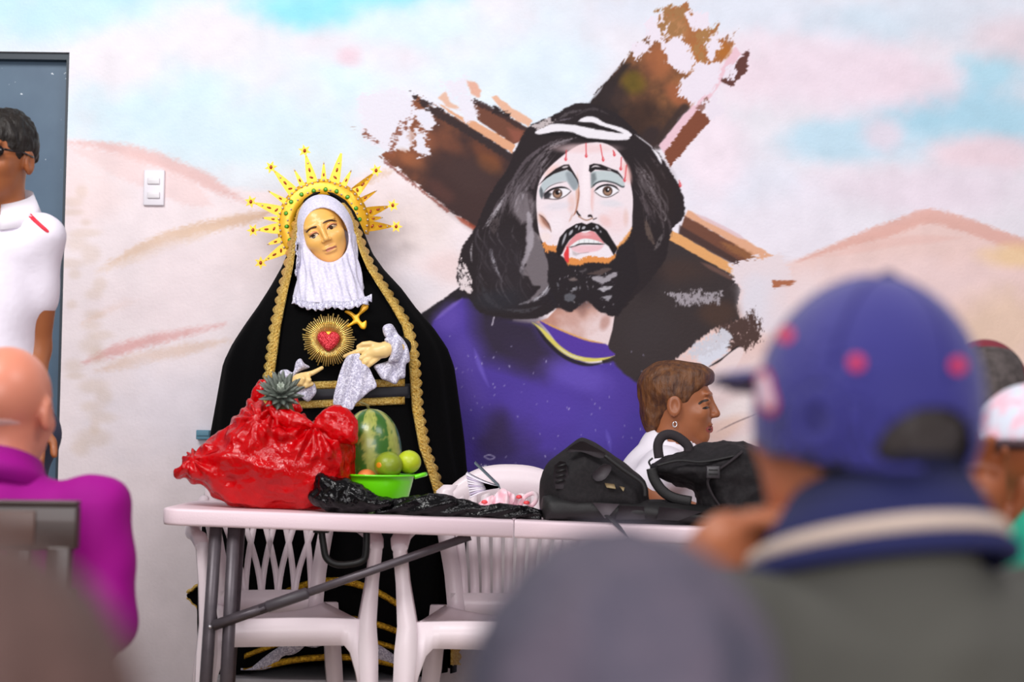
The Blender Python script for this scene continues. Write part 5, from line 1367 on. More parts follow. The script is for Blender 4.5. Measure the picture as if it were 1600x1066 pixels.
# twisted black plastic bag lying along the front edge
m_bag = mat('black_film', '040305', .2, bump=(22, .6, .02), coat=.0, spec=.3)
bb = root('black_plastic_bag', (P(600, 800, TY0 + .09)[0], TY0 + .09, tz(P(600, 800, TY0)[0])), 'twisted shiny black plastic bag lying along the table edge', 'bag')
v, f = inflate([(497, 741), (506, 740), (524, 744), (545, 750), (562, 758), (580, 770), (600, 778), (612, 782), (608, 794), (580, 798), (550, 802), (525, 800), (505, 794), (488, 786), (484, 772), (492, 764)], TY0 + .085, .042, .035, .0042, sm=3)
v = crumple(v, f, .010, 20, 5); v[:, 2] = np.maximum(v[:, 2], tz(v[:, 0]) + .001); obj('mouth_end', v, f, m_bag, bb)
pth = []; rad = []
for i, t in enumerate(np.linspace(0, 1, 60)):
    x = 585 + 262 * t; r = np.interp(t, [0, .08, .2, .3, .42, .55, .64, .78, .9, 1], [.02, .021, .024, .03, .03, .022, .016, .02, .018, .01])
    w = P(x, 790, TY0 + .095); pth.append((w[0], w[1] + .008 * math.sin(t * 15), tz(w[0]) + r * .8 + .001)); rad.append(r)
v, f = tube(pth, rad, 26); v = np.asarray(v)
ff = np.array([q for q in f if len(q) == 4])
ang = np.arange(len(v)) % 26 / 26 * 2 * math.pi; al = np.arange(len(v)) // 26
nn = vnormals(v, ff); v = v + nn * (.0045 * np.sin(ang * 5 + al * .55) + .004 * n3(v, 40, 2))[:, None]
v[:, 2] = np.maximum(v[:, 2], tz(v[:, 0]) + .001)
obj('twisted_neck', v, f, m_bag, bb)

# open booklet standing on its fanned pages, pink ribbon bow
YK = TY0 + .36
bk = root('open_booklet', P(752, 790, YK), 'open white booklet with fanned pages and a slate green cover', 'booklet')
m_page = mat('page_white', 'e9e2ee', .7); m_page2 = mat('page_lilac', 'c9bcd6', .7); m_cov = mat('slate_cover', '5c6a70', .5)
sp = (779, 763)
def leaf_sheet(p0, p1, p2, p3, Y0, Y1, th, m, name, n=8, sag=2):
    rg = []
    for t in np.linspace(0, 1, n):
        a = np.array(p0) + (np.array(p1) - p0) * t; b_ = np.array(p3) + (np.array(p2) - p3) * t; a[1] += sag * math.sin(math.pi * t); b_[1] += sag * math.sin(math.pi * t)
        A_ = P(a[0], a[1], Y0); B_ = P(b_[0], b_[1], Y1); rg.append([A_, B_, B_ + (0, 0, th), A_ + (0, 0, th)])
    return loft(rg)
for i, t in enumerate(np.linspace(0, 1, 9)):
    e = np.array([728, 743]) * (1 - t) + np.array([734, 779]) * t
    obj('page', *leaf_sheet(sp, tuple(e), tuple(e + (2, -3)), (sp[0], sp[1] - 2), YK - .06, YK + .06, .005, m_page if i % 3 else m_page2, 'page', sag=2 - 4 * t), m_page if i % 3 != 1 else m_page2, bk)
obj('cover', *leaf_sheet((782, 765), (741, 725), (743, 722), (780, 758), YK - .06, YK + .05, .003, m_cov, 'cover', sag=0), m_cov, bk)
m_rib = mat('pink_ribbon', 'f2b3c2', .45, noise=(18, .42, .56), col2='f4e2e8'); m_dot = mat('ribbon_red', 'ec4a50', .4)
rb = root('ribbon_bow', (P(795, 795, TY0 + .3)[0], TY0 + .3, tz(P(795, 795, TY0)[0])), 'pink and white ribbon bow with red dots on the table', 'ribbon bow')
for k, pts in enumerate([[(776, 770), (782, 764), (792, 766), (796, 790), (774, 796), (768, 784)], [(782, 765), (796, 768), (806, 776), (800, 790), (786, 796), (782, 782)], [(748, 786), (760, 778), (772, 774), (774, 792), (758, 798), (746, 796)], [(803, 778), (812, 776), (812, 794), (800, 797)]]):
    cloth(pts, TY0 + .28 + .012 * k, .012, .012, 'loop', m_rib, rb, .008, (160, 60), .0032, k)
obj('loop', *tube([P(a, b, TY0 + .27) for a, b in spline([(813, 790), (820, 777), (832, 771), (838, 775), (836, 785), (826, 794)], 6)], .006, 8, flat=.4), m_rib, rb)
for a, b in ((811, 777), (823, 786), (757, 785)): obj('dot', *lathe(P(a, b, TY0 + .255), [(.001, -.005), (.008, -.003), (.009, .001), (.006, .005), (.001, .006)], 12), m_dot, rb)
# ------------------------------------------------------------------ black bags on the table
m_nylon = mat('black_nylon', '1c181b', .75, noise=(120, .4, .6), col2='141114', bump=(260, .3, .002), spec=.3)
m_nylon2 = mat('charcoal_nylon', '2a2428', .75, bump=(200, .3, .002), spec=.3)
m_strap = mat('black_strap', '110f11', .6, bump=(300, .4, .002))
m_lining = mat('grey_lining', '4a4248', .7)
YA = TY0 + .2
bagA = root('camera_bag', (P(920, 812, YA)[0], YA, tz(P(920, 812, YA)[0])), 'upright black padded bag with ridged vents on the table', 'bag')
def zfix(v): v[:, 2] = np.maximum(v[:, 2], tz(v[:, 0]) + .001); return v
v, f = inflate([(846, 806), (843, 765), (847, 738), (860, 718), (880, 702), (903, 685), (914, 684), (930, 692), (950, 706), (966, 718), (990, 736), (1008, 752), (1014, 778), (1012, 812), (930, 816), (862, 812)], YA, .13, .07, .005, sm=2)
obj('body', zfix(crumple(v, f, .004, 9, 3, False)), f, m_nylon, bagA)
def on_front(pts, Y, th, name, m, par, sm=0): return obj(name, *pplate(pts, Y, th, sm), m, par)
on_front([(884, 706), (906, 690), (924, 696), (950, 712), (936, 716), (908, 706)], YA - .135, .012, 'top_flap', m_nylon2, bagA, 3)
for k in range(4):
    a, b = 871 - k * .8, 727 + k * 8
    obj('vent_ridge', *tube([P(a, b + 3, YA - .128), P(a + 8, b, YA - .133), P(a + 13, b - 1, YA - .13)], .0032, 6), m_strap, bagA)
on_front([(866, 728), (884, 722), (888, 756), (868, 764)], YA - .128, .006, 'vent_panel', m_nylon2, bagA, 2)
on_front([(926, 742), (942, 726), (956, 730), (946, 748), (932, 752)], YA - .138, .012, 'patch', mat('dark_patch', '332d32', .6), bagA, 3)
for pts in ([(945, 755), (960, 757), (962, 764), (948, 762)], [(968, 760), (976, 762), (974, 768)]): on_front(pts, YA - .14, .01, 'tan_label', mat('tan_trim', '8d7a58', .6), bagA)
obj('zip_strap', *tube([P(a, b, YA - .135) for a, b in spline([(945, 712), (975, 735), (1004, 756), (1008, 776)], 6)], .006, 6), m_strap, bagA)
v, f = inflate([(848, 776), (880, 772), (940, 775), (1000, 780), (1060, 784), (1110, 792), (1165, 790), (1200, 800), (1200, 822), (1100, 822), (1000, 818), (900, 814), (850, 812)], TY0 + .14, .08, .03, .005, sm=2)
bb2 = root('instrument_case', (P(1000, 815, TY0 + .14)[0], TY0 + .14, tz(P(1000, 815, TY0 + .14)[0])), 'long flat black soft case lying under the two black bags', 'case')
obj('body', zfix(crumple(v, f, .005, 10, 8, False)), f, m_strap, bb2)
on_front([(926, 786), (968, 788), (952, 806), (945, 810)], TY0 + .055, .008, 'lining_fold', m_lining, bb2)
on_front([(968, 790), (1006, 792), (1008, 812), (962, 812)], TY0 + .06, .008, 'pocket', m_nylon2, bb2)
on_front([(1030, 792), (1098, 800), (1060, 814), (1026, 812)], TY0 + .06, .008, 'pocket', m_nylon2, bb2)
obj('hanging_strap', *tube([P(a, b, TY0 - .004 + (.05 if b < 812 else 0)) for a, b in ((948, 806), (958, 814), (968, 824), (982, 840))], [.008, .008, .006, .001], 6, flat=.3), m_strap, bb2)
YBp = TY0 + .24
bpk = root('backpack', (P(1100, 815, YBp)[0], YBp, tz(P(1100, 815, YBp)[0])), 'slumped black backpack with a carry loop and buckled strap', 'backpack')
v, f = inflate([(1017, 732), (1026, 722), (1050, 714), (1080, 702), (1105, 693), (1135, 690), (1165, 694), (1200, 705), (1230, 730), (1230, 822), (1095, 822), (1088, 790), (1082, 768), (1060, 758), (1036, 748)], YBp, .14, .06, .005, sm=2)
obj('body', zfix(crumple(v, f, .012, 9, 12)), f, m_nylon, bpk)
obj('carry_loop', *tube([P(a, b, YBp - .05) for a, b in spline([(1030, 716), (1028, 696), (1034, 683), (1046, 679), (1060, 684), (1074, 696), (1076, 706)], 6)], .013, 8, flat=.45), m_nylon2, bpk)
obj('shoulder_strap', *tube([P(a, b, YBp - .13) for a, b in spline([(1018, 732), (1022, 748), (1034, 766), (1052, 778), (1080, 784)], 6)], .014, 8, flat=.4), m_strap, bpk)
obj('side_strap', *tube([P(a, b, YBp - .145) for a, b in spline([(1160, 706), (1140, 722), (1118, 738), (1106, 752), (1112, 772), (1124, 790)], 6)], .013, 8, flat=.3), m_nylon2, bpk)
obj('zip_line', *tube([P(a, b, YBp - .14) for a, b in spline([(1026, 728), (1060, 720), (1100, 722), (1150, 712)], 6)], .004, 6), m_strap, bpk)
bq = P(1114, 738, YBp - .165)
bk_ = obj('buckle', *box(bq - (.018, .006, .016), bq + (.018, .006, .016), .003), mat('buckle_plastic', '2c282c', .35), bpk)
for dz in (-.006, .004): obj('buckle_bar', *box(bq + (-.012, -.009, dz), bq + (.012, -.005, dz + .004), .001), m_strap, bk_)
obj('cord', *tube([P(a, b, YBp - .1) for a, b in spline([(1020, 716), (1014, 722), (1018, 730)], 5)], .003, 6), m_strap, bpk)

# ------------------------------------------------------------------ people
def rz(a):
    a = math.radians(a); return np.array([[math.cos(a), -math.sin(a), 0], [math.sin(a), math.cos(a), 0], [0, 0, 1]])
def build_person(label, hpx, Y, yaw, floor, skin, shirt, pants, hs=1.0, nl=.15, head_rot=(0, 0, 0), stand=False, seat=True, shz=-.06, arms=None, fem=False, mouth=0, hres=.0055, sleeve=.55, bw=1.0, head_yaw=None, stool_label=None, bd=1.0, long=False, ar=1.0):
    """one figure; hpx = photo pixel of the head centre, yaw 0 faces the viewer"""
    C = P(hpx[0], hpx[1], Y); B = rz(yaw)
    HRm = rotm(head_yaw if head_yaw is not None else yaw, *head_rot[1:]) if head_rot else rotm(yaw)
    N = C - B @ np.array([0, -.02, nl])                                  # neck base
    L = lambda x, y, z: N + B @ np.array([x * bw, y, z])
    hsd = head_sdf(C, HRm, hs, neck=False, fem=fem, mouth_open=mouth)
    zf = floor - N[2]
    if stand:
        hip = [L(s * .09, .0, -.56) for s in (-1, 1)]; knee = [L(s * .1, -.01, (-.56 + zf) / 2 + .02) for s in (-1, 1)]; ank = [L(s * .1, .02, zf + .08) for s in (-1, 1)]
    else:
        hip = [L(s * .09, 0, -.56) for s in (-1, 1)]; knee = [L(s * .12, -.42, -.53) for s in (-1, 1)]; ank = [L(s * .12, -.4, zf + .08) for s in (-1, 1)]
    sh = [L(s * .175, .01, shz) for s in (-1, 1)]
    if stand: dflt = [(L(s * .235, .03, shz - .28), L(s * .235, -.03, shz - .52)) for s in (-1, 1)]
    else: dflt = [(L(s * .25, .0, shz - .28), L(s * .13, -.24, -.44)) for s in (-1, 1)]
    el = []; wr = []
    for i in range(2):
        a = arms.get(i) if arms else None
        e, w = a if a else dflt[i]; el.append(np.asarray(e, float)); wr.append(np.asarray(w, float))
    neck = lambda p: cone(p, C + HRm @ np.array([0, .025, -.05]), N + np.array([0, 0, -.03]), .053 * hs, .06)
    skin_head = lambda p: sun(.02, hsd(p), neck(p))
    hv, hf = nets(skin_head, np.minimum(C, N) - (.14, .15, .05), np.maximum(C, N) + (.14, .15, .15), hres)
    parts = [(hv, hf)]
    for i in range(2):
        mid = sh[i] + (el[i] - sh[i]) * sleeve
        d = wr[i] - el[i]; d = d / np.linalg.norm(d); u, w = frame_of(d)
        palm = wr[i] + d * .045; fing = []
        for k in range(4):
            o = (k - 1.5) * .019; Lf = (.075, .085, .08, .062)[k]
            b0 = palm + u * o + d * .03; fing.append((b0, b0 + d * Lf * .5 + w * .004, b0 + d * Lf * .9 - w * .02))
        tb_ = (wr[i] + u * .03 + d * .02, wr[i] + u * .055 + d * .05 - w * .01, wr[i] + u * .058 + d * .085 - w * .015)
        def arm(p, i=i, mid=mid, palm=palm, fing=fing, tb_=tb_, d=d, u=u):
            r = sun(.02, cone(p, mid, el[i], .046, .04), cone(p, el[i], wr[i], .041, .027))
            r = sun(.015, r, cone(p, wr[i], palm + d * .02, .026, .036) * 1.0)
            for a, b_, c_ in fing: r = smin(r, np.minimum(cone(p, a, b_, .0095, .009), cone(p, b_, c_, .009, .0075)), .006)
            return smin(r, np.minimum(cone(p, tb_[0], tb_[1], .013, .011), cone(p, tb_[1], tb_[2], .011, .009)), .008)
        pts = np.array([mid, el[i], wr[i], palm + d * .14])
        parts.append(nets(arm, pts.min(0) - .075, pts.max(0) + .075, .0075))
    vs = []; fs = []; n = 0
    for a, b in parts: vs.append(a); fs.append(b + n); n += len(a)
    per = obj('person', np.concatenate(vs), np.concatenate(fs), skin, None, label=label, cat='person')
    # shirt
    def shirt_f(p):
        q = (p - N) @ B; q = q / np.array([bw, bd, 1])
        d = sun(.06, ell(q, (0, .01, -.2), (.165, .115, .2)), ell(q, (0, .0, -.42), (.155, .118, .17)))
        d = smin(d, cone(q, (-.15, .01, shz - .01), (.15, .01, shz - .01), .062, .062), .05)
        d = smin(d, cone(q, (0, .02, -.08), (0, .015, .015), .11, .066), .045)
        for i in range(2):
            e = sh[i] + (el[i] - sh[i]) * (sleeve + .06)
            d = smin(d, cone(p, sh[i], e, .066 * ar, .058 * ar), .03)
            if long: d = smin(d, cone(p, el[i], wr[i], .06, .042), .03)
        q2 = (p - N) @ B
        d = d + .004 * np.sin(q2[:, 2] * 38 + q2[:, 0] * 22) * np.sin(q2[:, 0] * 31 + q2[:, 1] * 17)
        d = smax(d, -(cone(p, N + np.array([0, 0, -.03]), N + np.array([0, 0, .2]), .058, .064)), .008)
        return np.maximum(d, -.6 - q[:, 2])
    ex = np.array([N] + sh + [sh[i] + (el[i] - sh[i]) * (sleeve + .06) for i in range(2)] + [L(0, 0, -.6)] + (el + wr if long else []))
    v, f = nets(shirt_f, ex.min(0) - (.2, .19, .02), ex.max(0) + (.2, .19, .1), .0085)
    so = obj('shirt', v, f, shirt, per)
    def pants_f(p):
        q = (p - N) @ B
        d = ell(q, (0, .01, -.55), (.165, .13, .11))
        for i in range(2): d = sun(.03, d, cone(p, hip[i], knee[i], .085, .062), cone(p, knee[i], ank[i], .06, .05))
        return d
    ex = np.array(hip + knee + ank); v, f = nets(pants_f, ex.min(0) - (.12, .16, .06), ex.max(0) + (.12, .16, .13), .013)
    obj('trousers', v, f, pants, per)
    fw = B @ np.array([0, -1, 0])
    for i in range(2):
        def shoe(p, i=i): return np.maximum(sun(.02, cone(p, ank[i] * [1, 1, 0] + (0, 0, floor + .04) - fw * .03, ank[i] * [1, 1, 0] + (0, 0, floor + .032) + fw * .15, .042, .036), cone(p, ank[i], ank[i] - (0, 0, .03), .048, .045)), floor - p[:, 2])
        c0 = ank[i] * [1, 1, 0] + (0, 0, floor); c1 = c0 + fw * .15
        v, f = nets(shoe, np.minimum(c0, c1) - (.08, .08, .02), np.maximum(c0, c1) + (.08, .08, .15), .01); obj('shoe', v, f, mat('black_shoe', '1a1718', .4), per)
    if not stand and seat:
        zs = N[2] - .655; c = L(0, -.08, 0)
        st_ = root('stool', (c[0], c[1], floor), stool_label, 'stool')
        obj('seat', *lathe((c[0], c[1], zs - .03), [(.01, 0), (.15, 0), (.16, .008), (.16, .022), (.15, .03), (.01, .03)], 28), mat('stool_wood', '6d4a30', .5, noise=(8, .3, .7), col2='5a3c28'), st_)
        for a in (45, 135, 225, 315):
            t = math.radians(a); obj('leg', *tube([(c[0] + .17 * math.cos(t), c[1] + .17 * math.sin(t), floor), (c[0] + .11 * math.cos(t), c[1] + .11 * math.sin(t), zs - .028)], .015, 8), mat('stool_wood', '6d4a30', .5), st_)
    return dict(o=per, C=C, R=HRm, N=N, L=L, head=skin_head, hsd=hsd, shirt=shirt_f, B=B)
def head_cover(pr, name, fn, m, h=.006, disp=0, ds=40, lo=(-.16, -.2, -.16), hi=(.16, .16, .2), strand=(1, 1, .45), **k):
    C, R = pr['C'], pr['R']
    g = lambda p: fn((p - C) @ R)
    ext = .2
    v, f = nets(g, C - ext, C + ext, h)
    if disp:
        n = vnormals(v, f); q = (v - C) @ R
        v = v + n * (disp * (n3(q * strand, ds, 3) + .6 * n3(q * strand, ds * 2.3, 5)))[:, None]
    return obj(name, v, f, m, pr['o'], **k), g
def hairmat(name, c1, c2): return mat(name, c1, .5, noise=(70, .35, .65), col2=c2, bump=(110, .8, .006), stretch=(1, 1, .35), spec=.35)

# --- woman in white sitting behind the bags
sk_w = mat('woman_skin', 'a0623f', .42, noise=(12, .3, .7), col2='925636', sss=.06)
wsh = P(1005, 716, 5.2)
W_ = build_person('woman in a white t-shirt with short brown hair seated behind the black bags', (1063, 632), 5.2, 80, STAGE, sk_w, mat('white_tshirt', 'e6e0ea', .8, bump=(40, .15)), mat('dark_trousers', '2a2830', .8), seat=False, fem=False, mouth=.005, hres=.004, nl=.14, hs=1.04, bd=1.3,
                  head_rot=(0, 0, 0), arms={0: (P(1000, 770, 5.0), P(1080, 800, 4.98)), 1: (P(1120, 770, 5.3), P(1130, 800, 5.1))}, shz=-.05, sleeve=.5)
def whair(q):
    d = sun(.03, ell(q, (0, .022, .046), (.088, .108, .09)), ell(q, (0, .078, -.03), (.062, .04, .065)), ell(q, (0, -.05, .085), (.06, .05, .035)))
    qa = np.abs(q[:, 0])
    d = smax(d, -ell(q, (0, -.125, -.03), (.2, .1, .098)), .012)
    d = smax(d, -ell(q, (0, -.01, -.075), (.2, .06, .075)), .012)
    return d
head_cover(W_, 'hair', whair, hairmat('brown_hair', '6e4526', '45281a'), .004, .005, 42, strand=(1, .2, .45), label='short wavy brown hair')
hw = W_['head']
fw_ = lambda nm, pts, m, off=.0016: obj(nm, *conform(hw, pts, 4.95, 5.4, off, sm=3), m, W_['o'])
fw_('eyebrow', [(1091, 630), (1098, 625), (1106, 624), (1107, 626.5), (1099, 628.5), (1093, 632.5)], mat('dark_brow', '2c1a12', .6))
fw_('eye', [(1097, 638.5), (1102, 635.5), (1107, 635.5), (1109, 637.5), (1103, 639.5)], mat('eye_dark', '1c1210', .3))
fw_('lips', [(1103, 670), (1108, 666), (1113, 666), (1114, 670), (1113, 675), (1108, 677), (1104, 674)], mat('lip_red', '9a4a44', .4))
fw_('mouth', [(1105, 671), (1110, 669), (1113, 670), (1110, 673)], mat('mouth_dark', '3a1614', .5), .0024)
er = march(hw, 1054, 660, 4.95, 5.4)
obj('earring', *tube([er + (.006 * math.sin(t), -.008, -.006 + .008 * math.cos(t)) for t in np.linspace(0, 6.0, 14)], .002, 6), mat('silver', 'd6d6da', .2, .9), W_['o'])

# --- standing young man by the door
sk_m = mat('young_skin', '9a5a34', .45, sss=.06)
M_ = build_person('young man in a white polo shirt and sunglasses standing by the blue door', (-2, 250), 4.3, -12, STAGE, sk_m, mat('white_polo', 'e2dbe8', .75, bump=(60, .12)), mat('blue_jeans', '2f3a52', .8), stand=True, nl=.135, shz=-.055, sleeve=.52, bw=.64, ar=.82,
                  arms={1: (P(53, 545, 4.36), P(48, 660, 4.25)), 0: (P(-80, 535, 4.36), P(-70, 655, 4.2))})
def short_hair(q):
    d = ell(q, (0, .02, .045), (.084, .104, .09))
    d = smax(d, -ell(q, (0, -.13, -.035), (.2, .085, .1)), .008); return smax(d, -(q[:, 2] + .012 + .5 * np.maximum(-q[:, 1], -.03)), .01)
head_cover(M_, 'hair', short_hair, hairmat('black_hair', '181412', '221c18'), .005, .007, 45, label='short curly black hair')
gl = []
C, R = M_['C'], M_['R']
for s in (-1, 1):
    lens = [C + R @ np.array([s * .033 + .027 * math.cos(t), -.098 + .012 * (abs(s * .033 + .027 * math.cos(t)) / .06) ** 2, .008 + .019 * math.sin(t)]) for t in np.linspace(0, 6.28, 19)[:-1]]
    gl.append(sheet(lens, .003))
mb = MB(); [mb.add(*g) for g in gl]; mb.add(*tube([C + R @ np.array([x, -.102 + .03 * x * x / .0049 * .3, .014]) for x in (-.012, 0, .012)], .003, 6))
for s in (-1, 1): mb.add(*tube([C + R @ np.array([s * .06, -.088, .012]), C + R @ np.array([s * .08, -.02, .012]), C + R @ np.array([s * .083, .02, .008])], .003, 6))
mb.build('sunglasses', mat('dark_lens', '150d0e', .15), M_['o'])
# polo collar and red shoulder stripe
def collar(pr, m, r0, r1, z0, z1, name, gap=30, th=.006, tiltf=.03):
    N, B = pr['N'], pr['B']; rg = []
    for a in np.linspace(-90 + gap, 270 - gap, 40):
        t = math.radians(a); u = np.array([math.cos(t), math.sin(t), 0]); ft = -math.sin(t)
        ring_ = []
        for r, z in ((r0, z0), (r0 + .004, z1), (r1, z0 - .03 - .0 * ft), (r1 - .006, z0 - .032)):
            ring_.append(N + B @ (u * r + np.array([0, .01, z - tiltf * ft])))
        rg.append(ring_)
    return obj(name, *loft(rg), m, pr['o'])
collar(M_, mat('polo_collar', 'ebe5ef', .7), .068, .1, .01, .045, 'collar', 24)
for s in (1,):
    obj('shoulder_stripe', *conform(M_['shirt'], [(37, 322), (45, 330), (60, 345), (76, 360), (72, 363), (56, 350), (42, 336)], 4.0, 4.6, .003), mat('red_stripe', 'cf2038', .7), M_['o'])

# --- bald man in a magenta shirt and his wooden chair
sk_b = mat('bald_skin', 'd98a70', .4, noise=(7, .3, .7), col2='cf8068', sss=.06)
m_mag = mat('magenta_shirt', '98007e', .75, noise=(3, .3, .7), col2='820076', spec=.2)
B_ = build_person('bald man in a magenta shirt seated with his back turned on the wooden chair', (16, 642), 3.2, 172, 0, sk_b, m_mag, mat('dark_trousers', '2a2830', .8), seat=False, nl=.13, shz=-.05, sleeve=.95, long=True, bw=1.05, arms={0: (P(160, 965, 3.12), P(120, 1050, 3.4))})
def fringe(q):
    d = ell(q, (0, .0145, .032), (.077, .0972, .0875))
    d = smax(d, q[:, 2] + .03 - .2 * np.maximum(q[:, 1], 0), .006); d = smax(d, -(q[:, 2] + .075), .006); return smax(d, -(q[:, 1] - .0), .006)
head_cover(B_, 'hair', fringe, mat('grey_stubble', 'd0a098', .8, bump=(160, .5, .003)), .004, .0006, 90, label='cropped grey fringe of hair')
collar(B_, m_mag, .07, .09, .01, .04, 'collar', 0)
bs = B_['N'][2] - .655
def wood_chair(xr, Y, zt, label):
    r = root('wooden_chair', (xr - .22, Y + .2, 0), label, 'chair')
    m = mat('dark_wood', '3a2118', .4, noise=(10, .3, .7), col2='2a1710', stretch=(.3, 1, 3), coat=.2)
    tr_ = obj('top_rail', *box((xr - .42, Y - .015, zt - .075), (xr, Y + .015, zt), .004), m, r); obj('rail_edge', *box((xr - .42, Y - .018, zt), (xr, Y + .016, zt + .008), .003), m, tr_)
    obj('rail_panel', *box((xr - .3, Y - .021, zt - .066), (xr - .07, Y - .014, zt - .01), .002), mat('panel_wood', '4c2a1c', .35), tr_)
    for x in (xr - .4, xr - .03): obj('rear_post', *box((x - .02, Y - .016, 0), (x + .02, Y + .014, zt - .07), .004), m, r)
    obj('lower_rail', *box((xr - .42, Y - .012, zt - .2), (xr, Y + .012, zt - .14), .004), m, r)
    for x in (xr - .33, xr - .21, xr - .1): obj('splat', *box((x - .02, Y - .008, zt - .145), (x + .02, Y + .008, zt - .07), .002), m, r)
    obj('seat', *box((xr - .43, Y - .0, bs - .03), (xr + .01, Y + .45, bs), .008), m, r)
    for x in (xr - .4, xr - .03): obj('front_leg', *box((x - .02, Y + .39, 0), (x + .02, Y + .43, bs - .03), .004), m, r)
wcx = P(124, 790, 2.98)
wood_chair(wcx[0], 2.98, wcx[2], 'dark wooden chair with a panelled top rail behind the magenta shirt')

# --- man in the blue cap, close to the camera
sk_c = mat('cap_man_skin', 'c0744e', .5, noise=(9, .3, .7), col2='b06848', sss=.06)
m_olive = mat('olive_polo', '5d5c54', .85, noise=(4, .3, .7), col2='54534e', bump=(300, .2, .001))
K_ = build_person('man in a navy blue baseball cap and olive polo seen from behind', (1338, 664), 1.5, -157, 0, sk_c, m_olive, mat('grey_trousers', '3a3a40', .8), nl=.1, shz=-.085, bw=.97, head_rot=(0, 0, 9),
                  arms={1: (P(945, 1012, 1.62), P(1062, 922, 1.57))}, stool_label='round wooden stool under the man in the blue cap')
def hair_back(q):
    d = ell(q, (0, .0145, .02), (.0785, .098, .095)); d = smax(d, -(q[:, 2] + .085), .008); return smax(d, -(q[:, 1] + .0 + .25 * q[:, 2]), .008)
head_cover(K_, 'hair', hair_back, hairmat('dark_grey_hair', '4a4444', '37302e'), .006, .002, 60, label='cropped dark grey hair')
def cap_sdf(q, h=.118, cut=.042):
    d = ell(q, (0, .012, .012), (.092, .11, h)); d = smax(d, -(q[:, 2] + cut - .12 * np.maximum(-q[:, 1], 0)), .006)
    ins = ell(q, (0, .012, .008), (.087, .105, h - .006)); d = smax(d, -ins, .002)
    op = smax(ell(q, (0, .12, -.022), (.047, .06, .042)), -(q[:, 2] + .026), .003)
    d = smax(d, -op, .003)
    br = smax(ell(q, (0, -.075, .012), (.092, .14, .03)), -ell(q, (0, -.075, .004), (.105, .15, .03)), .003)
    br = smax(br, q[:, 1] + .07, .004)
    return smin(d, br, .006)
m_cap = mat('navy_cap', '35308c', .75, noise=(5, .3, .7), col2='2c2a7c', bump=(300, .3, .001), sheen=.25)
cp, cg = head_cover(K_, 'cap', cap_sdf, m_cap, .0042, label='navy blue baseball cap with red eyelets')
for a, b in ((1227, 523), (1338, 567), (1497, 571)):
    obj('eyelet', *conform(cg, [(a + 13 * math.cos(t), b + 13 * math.sin(t)) for t in np.linspace(0, 6.28, 15)[:-1]], 1.2, 1.7, .002), mat('red_eyelet', 'd8305c', .6), cp)
obj('emblem_edge', *conform(cg, [(1178, 590), (1188, 574), (1202, 580), (1210, 608), (1216, 634), (1206, 650), (1190, 642), (1180, 618)], 1.25, 1.8, .002), mat('emblem_red', 'b8305a', .6), cp)
obj('emblem', *conform(cg, [(1183, 594), (1190, 581), (1199, 588), (1205, 612), (1210, 632), (1203, 643), (1191, 634), (1184, 616)], 1.25, 1.8, .004), mat('emblem_white', 'ecd3e2', .6), cp)
C, R = K_['C'], K_['R']
obj('button', *lathe(C + R @ np.array([0, .012, .127]), [(.001, .0), (.009, 0), (.009, .004), (.005, .008), (.001, .009)], 12), mat('cap_button', '26225c', .7), cp)
for a in range(6):
    t0 = math.radians(30 + 60 * a); pts = []
    for e in np.linspace(.12, 1.3, 14):
        q = np.array([.0925 * math.cos(t0) * math.sin(e), .012 + .1105 * math.sin(t0) * math.sin(e), .012 + .1185 * math.cos(e)]); pts.append(C + R @ q)
    obj('seam', *tube(pts, .0012, 5), mat('cap_seam', '2a2670', .8), cp)
# knitted collar with cream stripe
m_nc = mat('navy_collar', '1d2258', .85, bump=(200, .4, .001))
ck = collar(K_, m_nc, .07, .113, .012, .048, 'collar', 0)
N, Bm = K_['N'], K_['B']
def ring_band(pr, r, z, rad, m, name, par, flat=1.6, sag=.03):
    N, B = pr['N'], pr['B']; pts = [N + B @ np.array([r * math.cos(t), .01 + r * math.sin(t), z + sag * math.sin(t)]) for t in np.linspace(0, 2 * math.pi, 60)]
    return obj(name, *tube(pts, rad, 8, cap=False), m, par)
ring_band(K_, .102, -.006, .0085, mat('cream_stripe', 'd8c3b4', .8), 'collar_stripe', ck)
ring_band(K_, .111, -.021, .008, m_nc, 'collar_edge', ck)

# --- grey-haired head in the very foreground
G_ = build_person('grey-haired person in front of the table seen from behind', (970, 1178), .98, 180, 0, mat('grey_person_skin', 'a87860', .5), mat('mauve_shirt', '5c5466', .8), mat('grey_trousers', '3a3a40', .8), bw=.75, stool_label='round wooden stool under the grey-haired person')
def full_hair(q):
    d = ell(q, (0, .02, .03), (.086, .106, .098)); d = smin(d, ell(q, (0, .07, -.06), (.066, .045, .06)), .03)
    return smax(d, -ell(q, (0, -.13, -.04), (.2, .09, .11)), .01)
head_cover(G_, 'hair', full_hair, mat('grey_hair', '6a6070', .7, noise=(18, .4, .6), col2='504e60', bump=(120, .8, .006)), .006, .004, 40, label='short grey hair')
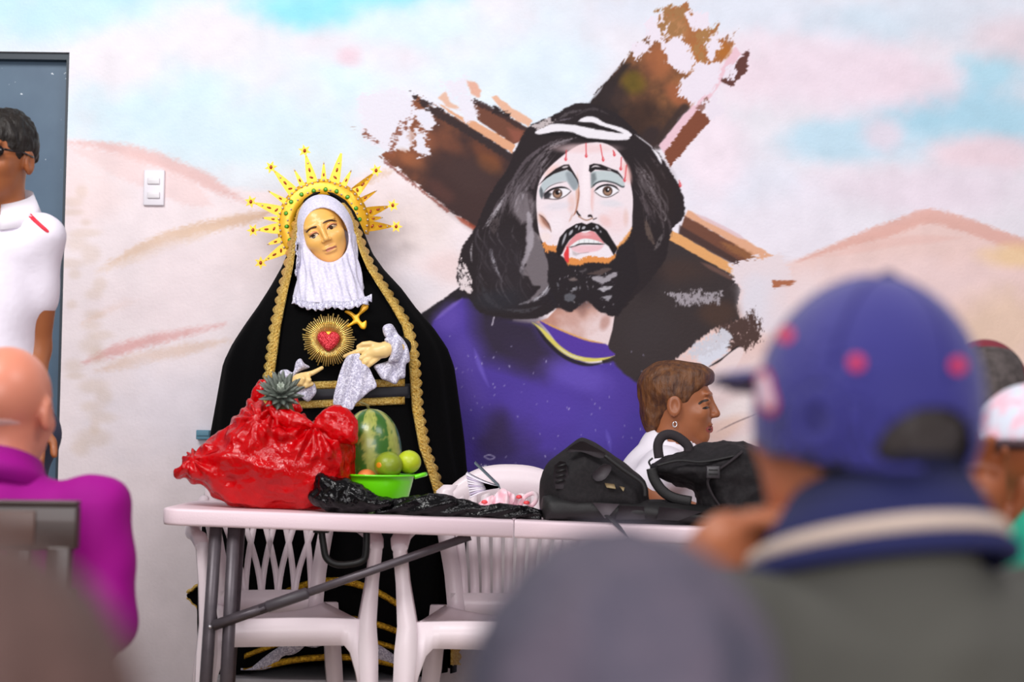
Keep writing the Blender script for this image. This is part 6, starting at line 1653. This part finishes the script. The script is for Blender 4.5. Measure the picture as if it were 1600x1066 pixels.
# --- brown-haired head at the lower edge, closest to the camera
F_ = build_person('brown-haired person in front of the magenta shirt, head from behind', (-95, 1300), .72, 185, 0, mat('front_skin', 'b08068', .5), mat('plum_shirt', '5a2448', .8), mat('grey_trousers', '3a3a40', .8), bw=.75, stool_label='round wooden stool under the brown-haired person')
head_cover(F_, 'hair', full_hair, mat('light_brown_hair', '57423e', .6, noise=(14, .35, .65), col2='7a5a52', bump=(120, .8, .006)), .006, .004, 40, label='light brown hair')

# --- two people at the right
sk_r = mat('right_skin', '96522f', .5)
R1 = build_person('person in a maroon mesh cap seated beyond the blue cap', (1538, 634), 3.5, 170, 0, mat('maroon_skin', 'b86a50', .5), mat('brown_shirt', '6d4a3a', .8), mat('grey_trousers', '3a3a40', .8), stool_label='round wooden stool under the maroon cap wearer')
cp1, _ = head_cover(R1, 'cap', lambda q: cap_sdf(q, .122, .005), mat('maroon_cap', '701628', .7), .006, label='maroon cap')
head_cover(R1, 'cap_mesh', lambda q: smax(smax(ell(q, (0, .014, .01), (.0945, .1125, .122)), -(q[:, 2] + .03), .004), np.maximum(np.abs(q[:, 0]) - .072, .02 - q[:, 1]), .006), mat('dark_mesh', '38302f', .8, noise=(60, .4, .6), col2='4c4342'), .006, label='dark mesh back of the cap')
R2 = build_person('person in a pink floral cap and teal shirt raising a bare arm', (1614, 734), 2.6, 165, 0, sk_r, mat('teal_shirt', '12a586', .7), mat('grey_trousers', '3a3a40', .8), nl=.105, shz=-.02, sleeve=.3, stool_label='round wooden stool under the floral cap wearer',
                  arms={1: (P(1528, 960, 2.5), P(1530, 840, 2.48))})
def knit(q):
    d = ell(q, (0, .012, .02), (.096, .114, .11)); d = smax(d, -(q[:, 2] - .04), .004)
    return d
kc, _ = head_cover(R2, 'cap', knit, mat('floral_cap', 'e8b8c8', .7, noise=(45, .4, .6), col2='cfd6e4'), .006, label='pink and white floral cap')
kb, _ = head_cover(R2, 'cap_band', lambda q: smax(ell(q, (0, .012, .02), (.098, .116, .11)), np.abs(q[:, 2] - .038) - .007, .002), mat('dark_band', '3a2028', .7), .005)
